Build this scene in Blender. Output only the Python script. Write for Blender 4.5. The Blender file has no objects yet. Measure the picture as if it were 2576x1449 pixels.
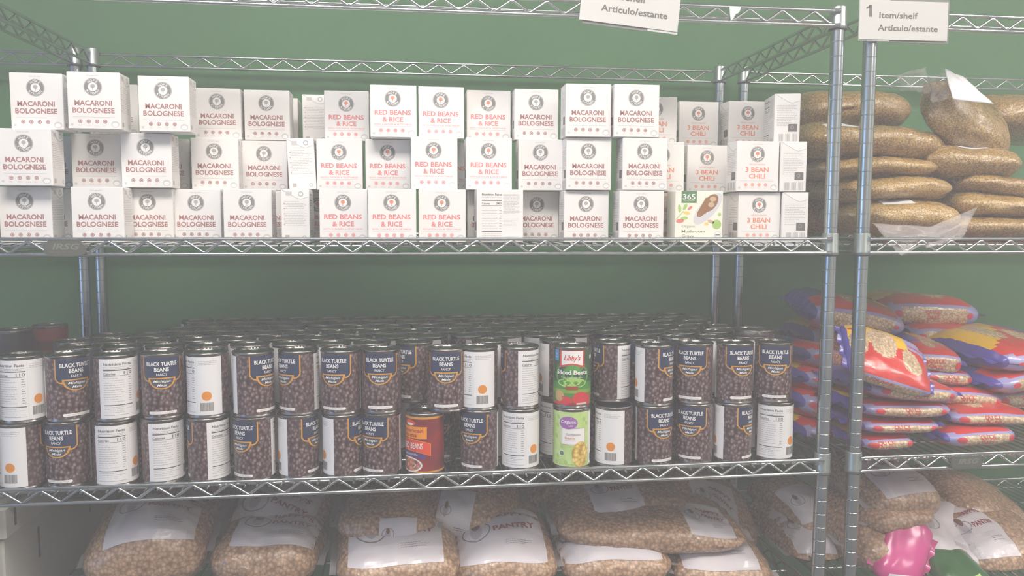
import bpy, bmesh, math, random
from mathutils import Vector, Matrix, noise
random.seed(7)
SC = bpy.context.scene
COL = SC.collection

# ------------------------------------------------------------------ camera
FPX = 1986.7                       # focal length in pixels of the 2576 px wide frame
ZOFF = 1.80                        # height of the measuring origin above the floor
YAW, PITCH, ROLL = 0.1283, 0.0843, 0.0026
CAMP = Vector((-0.7609, -1.3585, -0.3197 + ZOFF))
_f = Vector((math.sin(YAW) * math.cos(PITCH), math.cos(YAW) * math.cos(PITCH), -math.sin(PITCH)))
_r = Vector((math.cos(YAW), -math.sin(YAW), 0)); _u = _r.cross(_f)
CR = math.cos(ROLL) * _r + math.sin(ROLL) * _u
CU = CR.cross(_f); CF = _f
cam_data = bpy.data.cameras.new('camera')
cam_data.sensor_width = 36.0
cam_data.lens = 36.0 * FPX / 2576.0
cam_data.clip_start = 0.02
cam = bpy.data.objects.new('camera', cam_data)
COL.objects.link(cam)
cam.matrix_world = Matrix(((CR.x, CU.x, -CF.x, CAMP.x), (CR.y, CU.y, -CF.y, CAMP.y),
                           (CR.z, CU.z, -CF.z, CAMP.z), (0, 0, 0, 1)))
SC.camera = cam

def at(px, py, y):
    """point of the place seen at pixel (px, py) in the plane y (metres)"""
    v = CF + CR * ((px - 1288) / FPX) - CU * ((py - 724.5) / FPX)
    return CAMP + v * ((y - CAMP.y) / v.y)

# ------------------------------------------------------------------ world, lamps, exposure
LAMP = 27.5          # emission of the ceiling panels
WORLD = 0.55
VEIL = 0.14  # density of the added volume that lifts the blacks like a fogged lens
SC.view_settings.view_transform = 'Standard'
SC.view_settings.look = 'None'
SC.view_settings.gamma = 1.0
SC.view_settings.use_curve_mapping = False
SC.view_settings.exposure = 0.0
SC.cycles.max_bounces = 6
SC.cycles.diffuse_bounces = 3
SC.cycles.glossy_bounces = 3
SC.cycles.transparent_max_bounces = 6
SC.cycles.adaptive_threshold = 0.03
SC.cycles.sample_clamp_indirect = 6.0
wd = bpy.data.worlds.new('world'); SC.world = wd; wd.use_nodes = True
wd.node_tree.nodes['Background'].inputs[0].default_value = (0.80, 0.88, 1.0, 1)
wd.node_tree.nodes['Background'].inputs[1].default_value = WORLD

# ------------------------------------------------------------------ materials
def lin(c):
    c = c / 255.0
    return c / 12.92 if c <= 0.04045 else ((c + 0.055) / 1.055) ** 2.4
def rgb(r, g, b): return (lin(r), lin(g), lin(b), 1)
MATS = {}
def mat(name, col, rough=0.6, metal=0.0, spec=0.5, coat=0.0, emit=None, es=1.0, alpha=1.0, trans=0.0):
    if name in MATS: return MATS[name]
    m = bpy.data.materials.new(name); m.use_nodes = True
    b = m.node_tree.nodes['Principled BSDF']
    b.inputs['Base Color'].default_value = rgb(*col)
    b.inputs['Roughness'].default_value = rough
    b.inputs['Metallic'].default_value = metal
    b.inputs['Specular IOR Level'].default_value = spec
    b.inputs['Coat Weight'].default_value = coat
    b.inputs['Coat Roughness'].default_value = 0.12
    b.inputs['Alpha'].default_value = alpha
    b.inputs['Transmission Weight'].default_value = trans
    if emit:
        b.inputs['Emission Color'].default_value = rgb(*emit)
        b.inputs['Emission Strength'].default_value = es
    MATS[name] = m
    return m
def nodes(m): return m.node_tree.nodes, m.node_tree.links, m.node_tree.nodes['Principled BSDF']
def noise_tint(m, c1, c2, scale=4.0, detail=3.0, bump=0.0, bscale=60.0, bdist=0.001):
    n, l, b = nodes(m)
    tc = n.new('ShaderNodeTexCoord')
    t = n.new('ShaderNodeTexNoise'); t.inputs['Scale'].default_value = scale; t.inputs['Detail'].default_value = detail
    l.new(tc.outputs['Object'], t.inputs['Vector'])
    r = n.new('ShaderNodeValToRGB'); r.color_ramp.elements[0].position = 0.35; r.color_ramp.elements[1].position = 0.65
    r.color_ramp.elements[0].color = rgb(*c1); r.color_ramp.elements[1].color = rgb(*c2)
    l.new(t.outputs['Fac'], r.inputs['Fac']); l.new(r.outputs['Color'], b.inputs['Base Color'])
    if bump:
        t2 = n.new('ShaderNodeTexNoise'); t2.inputs['Scale'].default_value = bscale
        l.new(tc.outputs['Object'], t2.inputs['Vector'])
        bp = n.new('ShaderNodeBump'); bp.inputs['Strength'].default_value = bump; bp.inputs['Distance'].default_value = bdist
        l.new(t2.outputs['Fac'], bp.inputs['Height']); l.new(bp.outputs['Normal'], b.inputs['Normal'])
    return m
def grain(name, c_gap, c_mid, c_hi, scale, rough=0.35, coat=0.6, crink=0.0, bump=0.35, stretch=(1, 1, 1), lo=0.15, hi=0.75):
    """a heap of small things (beans, grain, flakes) pressed against the wrapping or printed on it"""
    m = mat(name, c_mid, rough, coat=coat)
    n, l, b = nodes(m)
    tc = n.new('ShaderNodeTexCoord')
    mp = n.new('ShaderNodeMapping'); mp.inputs['Scale'].default_value = stretch
    l.new(tc.outputs['Object'], mp.inputs['Vector'])
    dn = n.new('ShaderNodeTexNoise'); dn.inputs['Scale'].default_value = scale * 0.35
    l.new(mp.outputs['Vector'], dn.inputs['Vector'])
    mx = n.new('ShaderNodeMix'); mx.data_type = 'VECTOR'; mx.inputs[0].default_value = 0.004
    l.new(mp.outputs['Vector'], mx.inputs[4]); l.new(dn.outputs['Color'], mx.inputs[5])
    v = n.new('ShaderNodeTexVoronoi'); v.inputs['Scale'].default_value = scale
    l.new(mx.outputs[1], v.inputs['Vector'])
    r = n.new('ShaderNodeValToRGB')
    r.color_ramp.elements[0].position = lo; r.color_ramp.elements[0].color = rgb(*c_hi)
    r.color_ramp.elements[1].position = hi; r.color_ramp.elements[1].color = rgb(*c_gap)
    e = r.color_ramp.elements.new((lo + hi) / 2); e.color = rgb(*c_mid)
    l.new(v.outputs['Distance'], r.inputs['Fac'])
    hs = n.new('ShaderNodeHueSaturation'); hs.inputs['Saturation'].default_value = 1.0
    sep = n.new('ShaderNodeSeparateColor'); l.new(v.outputs['Color'], sep.inputs[0])
    mr = n.new('ShaderNodeMapRange'); mr.inputs[3].default_value = 0.78; mr.inputs[4].default_value = 1.2
    l.new(sep.outputs[0], mr.inputs[0]); l.new(mr.outputs[0], hs.inputs['Value'])
    l.new(r.outputs['Color'], hs.inputs['Color']); l.new(hs.outputs['Color'], b.inputs['Base Color'])
    if bump:
        bp = n.new('ShaderNodeBump'); bp.inputs['Strength'].default_value = bump; bp.inputs['Distance'].default_value = 0.0015
        bp.invert = True
        l.new(v.outputs['Distance'], bp.inputs['Height'])
        l.new(bp.outputs['Normal'], b.inputs['Normal'])
        if crink:
            add_crinkle(m, crink, tc, target='Coat Normal')
    return m
def add_crinkle(m, strength, tc=None, target='Normal', scale=28.0):
    n, l, b = nodes(m)
    tc = tc or n.new('ShaderNodeTexCoord')
    t = n.new('ShaderNodeTexNoise'); t.inputs['Scale'].default_value = scale; t.inputs['Detail'].default_value = 5
    t.inputs['Distortion'].default_value = 1.6
    l.new(tc.outputs['Object'], t.inputs['Vector'])
    bp = n.new('ShaderNodeBump'); bp.inputs['Strength'].default_value = strength; bp.inputs['Distance'].default_value = 0.01
    l.new(t.outputs['Fac'], bp.inputs['Height']); l.new(bp.outputs['Normal'], b.inputs[target])
    return m

CHROME = noise_tint(mat('chrome_wire', (205, 212, 214), 0.17, 1.0), (196, 205, 208), (214, 219, 220), 30)
POSTM = noise_tint(mat('chrome_post', (190, 200, 204), 0.24, 1.0), (178, 190, 196), (200, 208, 210), 12)
COLLAR = mat('collar_zinc', (170, 180, 178), 0.38, 0.85)
PLATE = mat('grey_nameplate', (88, 90, 84), 0.5)
PLATETXT = mat('nameplate_letters', (122, 126, 114), 0.5)
WALLG = noise_tint(mat('green_wall_paint', (76, 127, 80), 0.75), (73, 124, 77), (79, 130, 83), 1.6, 2, 0.15, 220, 0.0006)
CARD = noise_tint(mat('white_carton', (236, 233, 231), 0.55), (234, 231, 229), (238, 236, 234), 9)
CARDIN = mat('carton_side', (226, 221, 215), 0.6)
INKG = mat('ink_grey', (105, 102, 100), 0.6)
BADGE = mat('ink_badge_grey', (132, 129, 127), 0.6)
INKL = mat('ink_light_grey', (178, 174, 172), 0.6)
INKP = mat('ink_pale_grey', (208, 205, 203), 0.6)
INKM = mat('ink_maroon', (165, 112, 110), 0.6)
INKR = mat('ink_red_pink', (226, 132, 134), 0.6)
INKO = mat('ink_orange', (232, 145, 118), 0.6)
INKW = mat('ink_white', (240, 239, 238), 0.5)
PAPERW = mat('white_paper', (235, 234, 236), 0.45)
SIGNP = mat('sign_paper', (206, 206, 204), 0.5)
STEEL = mat('can_steel', (152, 148, 145), 0.24, 1.0)
LIDM = mat('can_lid_steel', (128, 125, 123), 0.2, 1.0)
BEANP = grain('printed_black_beans', (60, 42, 44), (104, 83, 85), (156, 137, 139), 185, 0.38, 0.25, bump=0.0, stretch=(1, 1, 0.8), lo=0.12, hi=0.72)
NAVY = mat('ink_navy', (40, 52, 84), 0.4)
GOLD = mat('ink_gold', (214, 152, 52), 0.4)
ORNG = mat('sticker_orange', (232, 146, 48), 0.45)
INKD = mat('ink_dark', (70, 68, 70), 0.5)
SILK = mat('medallion_grey', (74, 78, 92), 0.4)

# ------------------------------------------------------------------ object helpers
def tagged(o, label=None, cat=None, group=None, kind=None):
    if label: o['label'] = label
    if cat: o['category'] = cat
    if group: o['group'] = group
    if kind: o['kind'] = kind
    return o
def empty(name, loc=(0, 0, 0), rot=(0, 0, 0), **k):
    o = bpy.data.objects.new(name, None); COL.objects.link(o)
    o.empty_display_size = 0.03
    o.location = loc; o.rotation_euler = rot
    return tagged(o, **k)
def link(name, me, parent=None, loc=(0, 0, 0), rot=(0, 0, 0), **k):
    o = bpy.data.objects.new(name, me); COL.objects.link(o)
    o.parent = parent; o.location = loc; o.rotation_euler = rot
    return tagged(o, **k)
def copy_tree(o, parent=None):
    c = o.copy(); COL.objects.link(c); c.parent = parent
    for ch in list(o.children): copy_tree(ch, c)
    return c

class MB:
    """collects geometry with several materials into one mesh"""
    def __init__(s): s.v = []; s.f = []; s.m = []; s.mats = []; s.smooth = []
    def mi(s, m):
        if m not in s.mats: s.mats.append(m)
        return s.mats.index(m)
    def add(s, vs, fs, m, smooth=False):
        b = len(s.v); k = s.mi(m)
        s.v.extend([tuple(v) for v in vs])
        for f in fs:
            s.f.append([b + i for i in f]); s.m.append(k); s.smooth.append(smooth)
    def box(s, x0, x1, y0, y1, z0, z1, m, top=None):
        vs = [(x0, y0, z0), (x1, y0, z0), (x1, y1, z0), (x0, y1, z0), (x0, y0, z1), (x1, y0, z1), (x1, y1, z1), (x0, y1, z1)]
        s.add(vs, [(0, 3, 2, 1), (4, 5, 6, 7), (0, 1, 5, 4), (1, 2, 6, 5), (2, 3, 7, 6), (3, 0, 4, 7)], m)
    def bevbox(s, x0, x1, y0, y1, z0, z1, m, b=0.0012):
        """box with chamfered edges"""
        P = []
        for sx, X in ((1, x0), (-1, x1)):
            for sy, Y in ((1, y0), (-1, y1)):
                for sz, Z in ((1, z0), (-1, z1)):
                    P.append(((X, Y + sy * b, Z + sz * b), (X + sx * b, Y, Z + sz * b), (X + sx * b, Y + sy * b, Z)))
        bm = bmesh.new()
        for t in P:
            for q in t: bm.verts.new(q)
        r = bmesh.ops.convex_hull(bm, input=bm.verts)
        bm.verts.ensure_lookup_table(); bm.verts.index_update()
        s.add([v.co[:] for v in bm.verts], [[v.index for v in f.verts] for f in bm.faces], m)
        bm.free()
    def tube(s, pts, r, m, n=8, caps=True, smooth=True):
        pts = [Vector(p) for p in pts]; vs = []; fs = []
        ref = Vector((0.13, 0.31, 0.94))
        for i, p in enumerate(pts):
            d = (pts[min(i + 1, len(pts) - 1)] - pts[max(i - 1, 0)]).normalized()
            a = d.cross(ref)
            if a.length < 0.2: a = d.cross(Vector((1, 0, 0)))
            a.normalize(); c = d.cross(a)
            for k in range(n):
                t = 2 * math.pi * k / n
                vs.append(p + (a * math.cos(t) + c * math.sin(t)) * r)
        for i in range(len(pts) - 1):
            for k in range(n):
                fs.append((i * n + k, i * n + (k + 1) % n, (i + 1) * n + (k + 1) % n, (i + 1) * n + k))
        s.add(vs, fs, m, smooth)
        if caps:
            s.add(vs[:n], [tuple(range(n))[::-1]], m); s.add(vs[-n:], [tuple(range(n))], m)
    def lathe(s, prof, m, n=32, smooth=True, cx=0, cy=0, z0=0):
        """prof: (r, z) from bottom to top, faces looking outward"""
        vs = []; fs = []
        for r, z in prof:
            for k in range(n):
                t = 2 * math.pi * k / n
                vs.append((cx + r * math.cos(t), cy + r * math.sin(t), z0 + z))
        for i in range(len(prof) - 1):
            for k in range(n):
                fs.append((i * n + k, i * n + (k + 1) % n, (i + 1) * n + (k + 1) % n, (i + 1) * n + k))
        s.add(vs, fs, m, smooth)
    def mesh(s, name):
        me = bpy.data.meshes.new(name)
        me.from_pydata(s.v, [], s.f)
        for m in s.mats: me.materials.append(m)
        me.polygons.foreach_set('material_index', s.m)
        me.polygons.foreach_set('use_smooth', s.smooth)
        me.update(); return me
    def obj(s, name, parent=None, **k): return link(name, s.mesh(name), parent, **k)

# ------------------------------------------------------------------ printing: flat shapes in mm, laid on any surface S(x, y, lift)
_tc = {}
def text_shape(t, bold=0.0, shear=0.0):
    key = (t, bold, shear)
    if key in _tc: return _tc[key]
    c = bpy.data.curves.new('t', 'FONT'); c.body = t; c.size = 1.0; c.offset = bold; c.shear = shear
    c.resolution_u = 2; c.align_x = 'LEFT'
    o = bpy.data.objects.new('t', c); COL.objects.link(o)
    bpy.context.view_layer.update()
    me = bpy.data.meshes.new_from_object(o.evaluated_get(bpy.context.evaluated_depsgraph_get()))
    vs = [(v.co.x, v.co.y) for v in me.vertices]; fs = []
    for p in me.polygons:
        q = list(p.vertices)
        ar = sum(vs[q[i]][0] * vs[q[(i + 1) % len(q)]][1] - vs[q[(i + 1) % len(q)]][0] * vs[q[i]][1] for i in range(len(q)))
        fs.append(q if ar > 0 else q[::-1])
    bpy.data.objects.remove(o); bpy.data.curves.remove(c); bpy.data.meshes.remove(me)
    if not vs: vs = [(0, 0)]
    x0 = min(v[0] for v in vs); x1 = max(v[0] for v in vs)
    _tc[key] = (vs, fs, x0, x1)
    return _tc[key]

class Print:
    def __init__(s, mb, S, lift=0.00012, step=4.0): s.mb = mb; s.S = S; s.l = lift; s.step = step
    def put(s, vs, fs, m, layer): s.mb.add([s.S(x, y, s.l * layer) for x, y in vs], fs, m)
    def strip(s, x0, x1, lo, hi, m, layer=1, ny=None):
        nx = max(1, int(abs(x1 - x0) / s.step + 0.5))
        h = max(abs(hi(x0 + (x1 - x0) * i / nx) - lo(x0 + (x1 - x0) * i / nx)) for i in range(nx + 1))
        ny = ny or (max(1, int(h / s.step + 0.5)) if s.step < 9 else 1)
        vs = []; fs = []
        for i in range(nx + 1):
            x = x0 + (x1 - x0) * i / nx; a = lo(x); b = hi(x)
            for j in range(ny + 1): vs.append((x, a + (b - a) * j / ny))
        for i in range(nx):
            for j in range(ny):
                p = i * (ny + 1) + j
                fs.append((p, p + ny + 1, p + ny + 2, p + 1))
        s.put(vs, fs, m, layer)
    def rect(s, x0, y0, x1, y1, m, layer=1): s.strip(x0, x1, lambda x: y0, lambda x: y1, m, layer)
    def ell(s, cx, cy, rx, ry, m, layer=1, rot=0.0, n=24):
        vs = [(cx, cy)]; c = math.cos(rot); d = math.sin(rot)
        for rr in (0.5, 1.0):
            for k in range(n):
                t = 2 * math.pi * k / n; x = rx * rr * math.cos(t); y = ry * rr * math.sin(t)
                vs.append((cx + c * x - d * y, cy + d * x + c * y))
        fs = [(0, 1 + k, 1 + (k + 1) % n) for k in range(n)]
        fs += [(1 + k, 1 + n + k, 1 + n + (k + 1) % n, 1 + (k + 1) % n) for k in range(n)]
        s.put(vs, fs, m, layer)
    def ring(s, cx, cy, r0, r1, m, layer=1, n=32):
        vs = []
        for k in range(n):
            t = 2 * math.pi * k / n
            vs += [(cx + r0 * math.cos(t), cy + r0 * math.sin(t)), (cx + r1 * math.cos(t), cy + r1 * math.sin(t))]
        s.put(vs, [(2 * k, 2 * k + 1, (2 * k + 3) % (2 * n), (2 * k + 2) % (2 * n)) for k in range(n)], m, layer)
    def poly(s, pts, m, layer=1):
        cx = sum(p[0] for p in pts) / len(pts); cy = sum(p[1] for p in pts) / len(pts); n = len(pts)
        s.put([(cx, cy)] + list(pts), [(0, 1 + k, 1 + (k + 1) % n) for k in range(n)], m, layer)
    def text(s, t, cx, cy, h, m, layer=2, w=None, bold=0.0, shear=0.0, rot=0.0):
        """centred text, h = capital height, w = total width"""
        vs, fs, x0, x1 = text_shape(t, bold, shear)
        k = h / 0.70; kx = (w / (x1 - x0)) if w else k; c = math.cos(rot); d = math.sin(rot)
        out = []
        for x, y in vs:
            X = (x - (x0 + x1) / 2) * kx; Y = (y - 0.35) * k
            out.append((cx + c * X - d * Y, cy + d * X + c * Y))
        s.put(out, fs, m, layer)
    def arc_text(s, t, cx, cy, r, a0, da, h, m, layer=3, flip=False, bold=0.02):
        for i, ch in enumerate(t):
            a = a0 + da * (i - (len(t) - 1) / 2.0)
            x = cx + r * math.sin(a); y = cy + r * math.cos(a)
            s.text(ch, x, y, h, m, layer, bold=bold, rot=(-a + (math.pi if flip else 0)))
    def lines(s, x0, x1, y_top, n, dy, th, m, layer=1, rnd=None):
        """tiny paragraphs: rows of short dashes"""
        R = random.Random(rnd if rnd is not None else 3)
        for i in range(n):
            y = y_top - i * dy; x = x0; xe = x1 - (x1 - x0) * R.choice((0, 0, 0.1, 0.3))
            while x < xe:
                w = R.uniform(1.5, 6.0); e = min(x + w, xe)
                s.put([(x, y - th / 2), (e, y - th / 2), (e, y + th / 2), (x, y + th / 2)], [(0, 1, 2, 3)], m, layer)
                x += w + 0.9
    def bars(s, x0, y0, x1, y1, m, layer=2, rnd=5):
        R = random.Random(rnd); x = x0
        while x < x1:
            w = R.choice((0.35, 0.5, 0.9)); s.put([(x, y0), (x + w, y0), (x + w, y1), (x, y1)], [(0, 1, 2, 3)], m, layer)
            x += w + R.choice((0.4, 0.5, 0.8))
def mm(v): return v * 0.001
def planeS(ox, oy, oz, ux, uy=0.0):
    """surface whose x runs along (ux, uy, 0); normal to its right hand side outward"""
    nx, ny = uy, -ux
    return lambda x, y, l: (ox + mm(x) * ux + nx * l, oy + mm(x) * uy + ny * l, oz + mm(y))

# ================================================================== the room
def slab(name, x0, x1, y0, y1, z0, z1, m):
    b = MB(); b.box(x0, x1, y0, y1, z0, z1, m); return b.obj(name, kind='structure')
WALLY = 0.612
FLOORM = noise_tint(mat('floor_tile', (108, 102, 96), 0.4), (102, 96, 90), (114, 108, 102), 3)
CEILM = mat('ceiling_tile', (225, 225, 220), 0.8)
WALLW = mat('pale_wall_paint', (196, 196, 188), 0.8)
slab('wall_back', -4.6, 4.6, WALLY, WALLY + 0.1, 0, 2.8, WALLG)
slab('wall_left', -4.7, -4.6, -4.6, WALLY + 0.1, 0, 2.8, WALLW)
slab('wall_right', 4.6, 4.7, -4.6, WALLY + 0.1, 0, 2.8, WALLW)
slab('wall_front', -4.7, 4.7, -4.7, -4.6, 0, 2.8, WALLW)
slab('floor', -4.7, 4.7, -4.7, WALLY + 0.1, -0.1, 0, FLOORM)
slab('ceiling', -4.7, 4.7, -4.7, WALLY + 0.1, 2.8, 2.9, CEILM)
DIFF = mat('lamp_diffuser', (240, 240, 236), 0.5, emit=(255, 247, 240), es=LAMP)
LFR = mat('lamp_frame', (220, 220, 216), 0.5)
def ceiling_light(x, y, label):
    t = empty('ceiling_light', (x, y, 2.8), label=label, cat='lamp', group='recessed ceiling panels')
    b = MB()
    for a in ((-.61, .61, -.31, -.29), (-.61, .61, .29, .31), (-.61, -.59, -.29, .29), (.59, .61, -.29, .29)):
        b.box(*a, -0.025, 0.0, LFR)
    b.obj('lamp_frame', t)
    d = MB(); d.box(-.585, .585, -.285, .285, -0.018, -0.004, DIFF); d.obj('diffuser', t)
for i, x in enumerate((-3.2, -0.95, 1.3, 3.5)):
    for j, y in enumerate((-1.0, -3.4)):
        if (i, j) in ((0, 0), (0, 1), (1, 1), (3, 1)): continue
        ceiling_light(x, y, 'white ceiling light panel, %s from the left in the %s row' % (('first', 'second', 'third', 'fourth')[i], ('near', 'far')[j]))
WIN = mat('window_daylight', (230, 240, 255), 0.4, emit=(150, 195, 255), es=7.0)
WFR = mat('window_frame_paint', (220, 220, 220), 0.5)
w = MB(); w.box(-4.6, -4.585, -3.4, -1.4, 1.0, 2.2, WIN); wo = w.obj('window_1', kind='structure')
w = MB()
for a in ((-3.45, -3.4, .95, 2.25), (-1.4, -1.35, .95, 2.25), (-2.42, -2.38, 1.0, 2.2), (-3.4, -1.4, .95, 1.0), (-3.4, -1.4, 2.2, 2.25)):
    w.box(-4.6, -4.56, a[0], a[1], a[2], a[3], WFR)
w.obj('window_frame', wo)

# ================================================================== shelving
D = 0.546
Z1, Z2, Z3, Z4 = ZOFF + 0.052, ZOFF - 0.350, ZOFF - 0.758, ZOFF - 1.018      # top rails
DK2, DK3, DK4 = Z2 - 0.0065, Z3 - 0.0065, Z4 - 0.0065                        # what things stand on
DARK = mat('post_groove', (70, 76, 78), 0.45, 0.6)
RUB = mat('rubber_foot', (45, 45, 45), 0.7)
def post_mesh(top):
    b = MB(); r = 0.0122; prof = [(0.001, 0.02), (r, 0.021)]; grooves = []
    k = math.floor((top - 0.03 - ZOFF) / 0.0254)
    zs = [ZOFF + 0.0254 * i for i in range(k, -72, -1) if 0.05 < ZOFF + 0.0254 * i < top - 0.01]
    b.lathe(prof, POSTM, 24); zp = 0.021
    for z in reversed(zs):
        b.lathe([(r, zp), (r, z - 0.0011)], POSTM, 24)
        b.lathe([(r, z - 0.0011), (r * 0.95, z - 0.0004), (r * 0.95, z + 0.0004), (r, z + 0.0011)], POSTM, 24, smooth=False); zp = z + 0.0011
    b.lathe([(r, zp), (r, top - 0.002)], POSTM, 24)
    b.lathe([(r, top - 0.002), (r - 0.002, top), (0.0005, top)], POSTM, 24); return b.mesh('post')
def foot_mesh():
    b = MB(); b.lathe([(0.001, 0), (0.017, 0), (0.017, 0.008), (0.006, 0.012), (0.006, 0.024), (0.001, 0.024)], RUB, 16); return b.mesh('foot')
def collar_mesh():
    b = MB()
    b.lathe([(0.0128, -0.030), (0.0155, -0.0295), (0.0155, -0.024), (0.0148, -0.022), (0.0142, 0.008), (0.0138, 0.0095), (0.0128, 0.010)], COLLAR, 24)
    b.lathe([(0.0150, -0.031), (0.0160, -0.0305), (0.0160, -0.0285), (0.0150, -0.028)], DARK, 24)
    return b.mesh('collar')
COLME, FOOTME = collar_mesh(), foot_mesh()
PER = 0.0596
def truss(b, p0, p1, phase, nrm=(0, 0)):
    """two rods with a zigzag wire between; p0, p1 ends of the top rod"""
    p0 = Vector(p0); p1 = Vector(p1); L = (p1 - p0).length; d = (p1 - p0) / L
    dn = Vector((0, 0, -0.0252))
    b.tube([p0, p1], 0.0031, CHROME, 10); b.tube([p0 + dn, p1 + dn], 0.0031, CHROME, 10)
    pts = []; s = (phase % PER) - PER
    while s < L + PER:
        for q, up in ((s, 1), (s + PER / 2, 0)):
            for e in (-0.0022, 0.0022):
                if 0.006 < q + e < L - 0.006:
                    pts.append(p0 + d * (q + e) + Vector((nrm[0], nrm[1], -0.0040 if up else -0.0215)))
        s += PER
    b.tube(pts, 0.0024, CHROME, 7)
def wire_shelf(parent, x0, x1, zt, phase_x, deck, plate=None):
    yf, yr = -0.012, D + 0.012
    e = 0.0125
    b = MB()
    truss(b, (x0 + e, yf, zt), (x1 - e, yf, zt), phase_x - (x0 + e))
    truss(b, (x0 + e, yr, zt), (x1 - e, yr, zt), phase_x - (x0 + e) + 0.017)
    truss(b, (x0, e, zt), (x0, D - e, zt), 0.01)
    truss(b, (x1, e, zt), (x1, D - e, zt), 0.01)
    b.tube([(x0 + e, yf + 0.026, zt - 0.0125), (x1 - e, yf + 0.026, zt - 0.0125)], 0.0024, CHROME, 8)
    for xe in (x0, x1):                        # welded end hooks on the collars
        s = 1 if xe == x0 else -1
        for y in (yf, yr):
            for dz in (0, -0.0252):
                b.tube([(xe + s * 0.0128, y, zt + dz), (xe + s * 0.004, y + (0.003 if y > 0 else -0.003), zt + dz)], 0.0040, CHROME, 8)
    o = b.obj('wire_shelf', parent)
    if deck:
        g = MB(); n = int((x1 - x0 - 0.04) / 0.0199)
        for i in range(n + 1):
            x = x0 + 0.02 + (x1 - x0 - 0.04) * i / n
            g.tube([(x, yf - 0.003, zt - 0.0085), (x, yr + 0.003, zt - 0.0085)], 0.0019, CHROME, 6)
        for y in (0.12, 0.273, 0.42):
            g.tube([(x0 + 0.004, y, zt - 0.0128), (x1 - 0.004, y, zt - 0.0128)], 0.0026, CHROME, 6)
        g.obj('deck_grid', o)
    for x in (x0, x1):
        for y in (0, D):
            link('collar', COLME, o, (x, y, zt))
    if plate:
        cx, words = plate
        q = MB(); a0, a1 = cx - 0.034, cx + 0.030
        out = [(a0 + .008, zt - .002), (a1 - .010, zt - .002), (a1, zt - .013), (a1 - .002, zt - .023), (a1 - .009, zt - .026), (a0 + .006, zt - .026), (a0, zt - .021), (a0 + .002, zt - .008)]
        out = out[::-1]
        n = len(out); vs = [(x, yf - 0.0085, z) for x, z in out] + [(x, yf - 0.0035, z) for x, z in out]
        q.add(vs, [tuple(range(n))[::-1], tuple(range(n, 2 * n))] + [(i, (i + 1) % n, n + (i + 1) % n, n + i) for i in range(n)], PLATE)
        po = q.obj('nameplate', o)
        if words:
            t = MB(); pr = Print(t, planeS(cx, yf - 0.0085, zt - 0.026, 1), step=20)
            pr.text(words, 0, 14.5, 9.5, PLATETXT, 2, w=42, bold=0.03, shear=0.25)
            for k in range(4): pr.rect(-24 + k * 9, 5.2, -18 + k * 9, 5.8, PLATETXT, 2)
            t.obj('lettering', po)
    return o
def shelf_unit(x0, x1, label, phase, plates, top=Z1 + 0.0098):
    u = empty('wire_shelving_unit', (0, 0, 0), label=label, cat='shelf')
    pm = post_mesh(top)
    for x in (x0, x1):
        for y in (0, D):
            p = link('post', pm, u, (x, y, 0)); link('foot', FOOTME, p)
    wire_shelf(u, x0, x1, Z1, phase, False)
    wire_shelf(u, x0, x1, Z2, phase, True, plates.get(2))
    wire_shelf(u, x0, x1, Z3, phase, True, plates.get(3))
    wire_shelf(u, x0, x1, Z4, phase, True)
    wire_shelf(u, x0, x1, 0.30, phase, True)
    return u
XL, XB = -1.461, 0.0628
shelf_unit(XL, 0.0, 'chrome wire shelving unit holding the white boxes and bean cans', -1.363, {2: (-1.304, 'IRSG')})
shelf_unit(XB, XB + 1.20, 'chrome wire shelving unit on the right holding brown grain bags and oat bags', XB + 0.0498, {3: (0.283, 'IRSG')})
shelf_unit(XL - 0.037 - 0.60, XL - 0.037, 'chrome wire shelving unit whose corner shows at the far left', -1.95, {})

# ================================================================== paper signs on the top rail
def one_mark(p, x, y, w, h):
    p.rect(x + w * .52, y, x + w, y + h, INKG, 2)
    p.poly([(x + w * .6, y + h), (x + w * .05, y + h * .78), (x + w * .05, y + h * .64), (x + w * .6, y + h * .78)][::-1], INKG, 2)
def sign(x0, zb, wdt, hgt, rot, label, one, y=-0.0205):
    t = empty('shelf_sign', (x0, y, zb), (0, rot, 0), label=label, cat='sign')
    b = MB(); b.bevbox(0, wdt, 0, 0.0012, 0, hgt, SIGNP, 0.0003)
    S = planeS(0, 0, 0, 1); p = Print(b, S, step=200)
    W = wdt * 1000; H = hgt * 1000
    if one == 1:
        one_mark(p, W * .068, H * .58, W * .068, H * .29)
        p.text('Item/shelf', W * .436, H * .63, H * .15, INKG, 2, w=W * .435, bold=0.02)
        p.text('Artículo/estante', W * .546, H * .31, H * .15, INKG, 2, w=W * .68, bold=0.02)
    else:
        one_mark(p, W * .068, H * .62, W * .068, H * .29)
        p.text('Item/shelf', W * .436, H * .66, H * .155, INKG, 2, w=W * .435, bold=0.02)
        p.text('Artículo/estante', W * .546, H * .35, H * .155, INKG, 2, w=W * .68, bold=0.02)
    b.obj('paper_card', t)
    c = MB(); SHADOWM = mat('grey_shadow_backing', (128, 130, 126), 0.7)  # grey shadow behind the sign, built as a backing sheet
    if one == 1: c.bevbox(0.045, wdt + 0.004, 0.0022, 0.0036, -0.004, hgt + 0.004, SHADOWM, 0.0003)
    else: c.bevbox(0.006, wdt - 0.05, 0.0022, 0.0036, -0.005, hgt - 0.004, SHADOWM, 0.0003)
    c.obj('shadow_backing', t)
    k = MB(); TP = mat('white_tape', (238, 238, 236), 0.35)
    if one == 1: k.bevbox(-0.0006, 0.058, 0.0013, 0.0020, -0.0022, hgt + 0.0028, SIGNP, 0.0002)
    else: k.bevbox(wdt - 0.052, wdt + 0.001, 0.0013, 0.0020, -0.004, hgt + 0.001, SIGNP, 0.0002)
    k.obj('fold', t)
    return t
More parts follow.
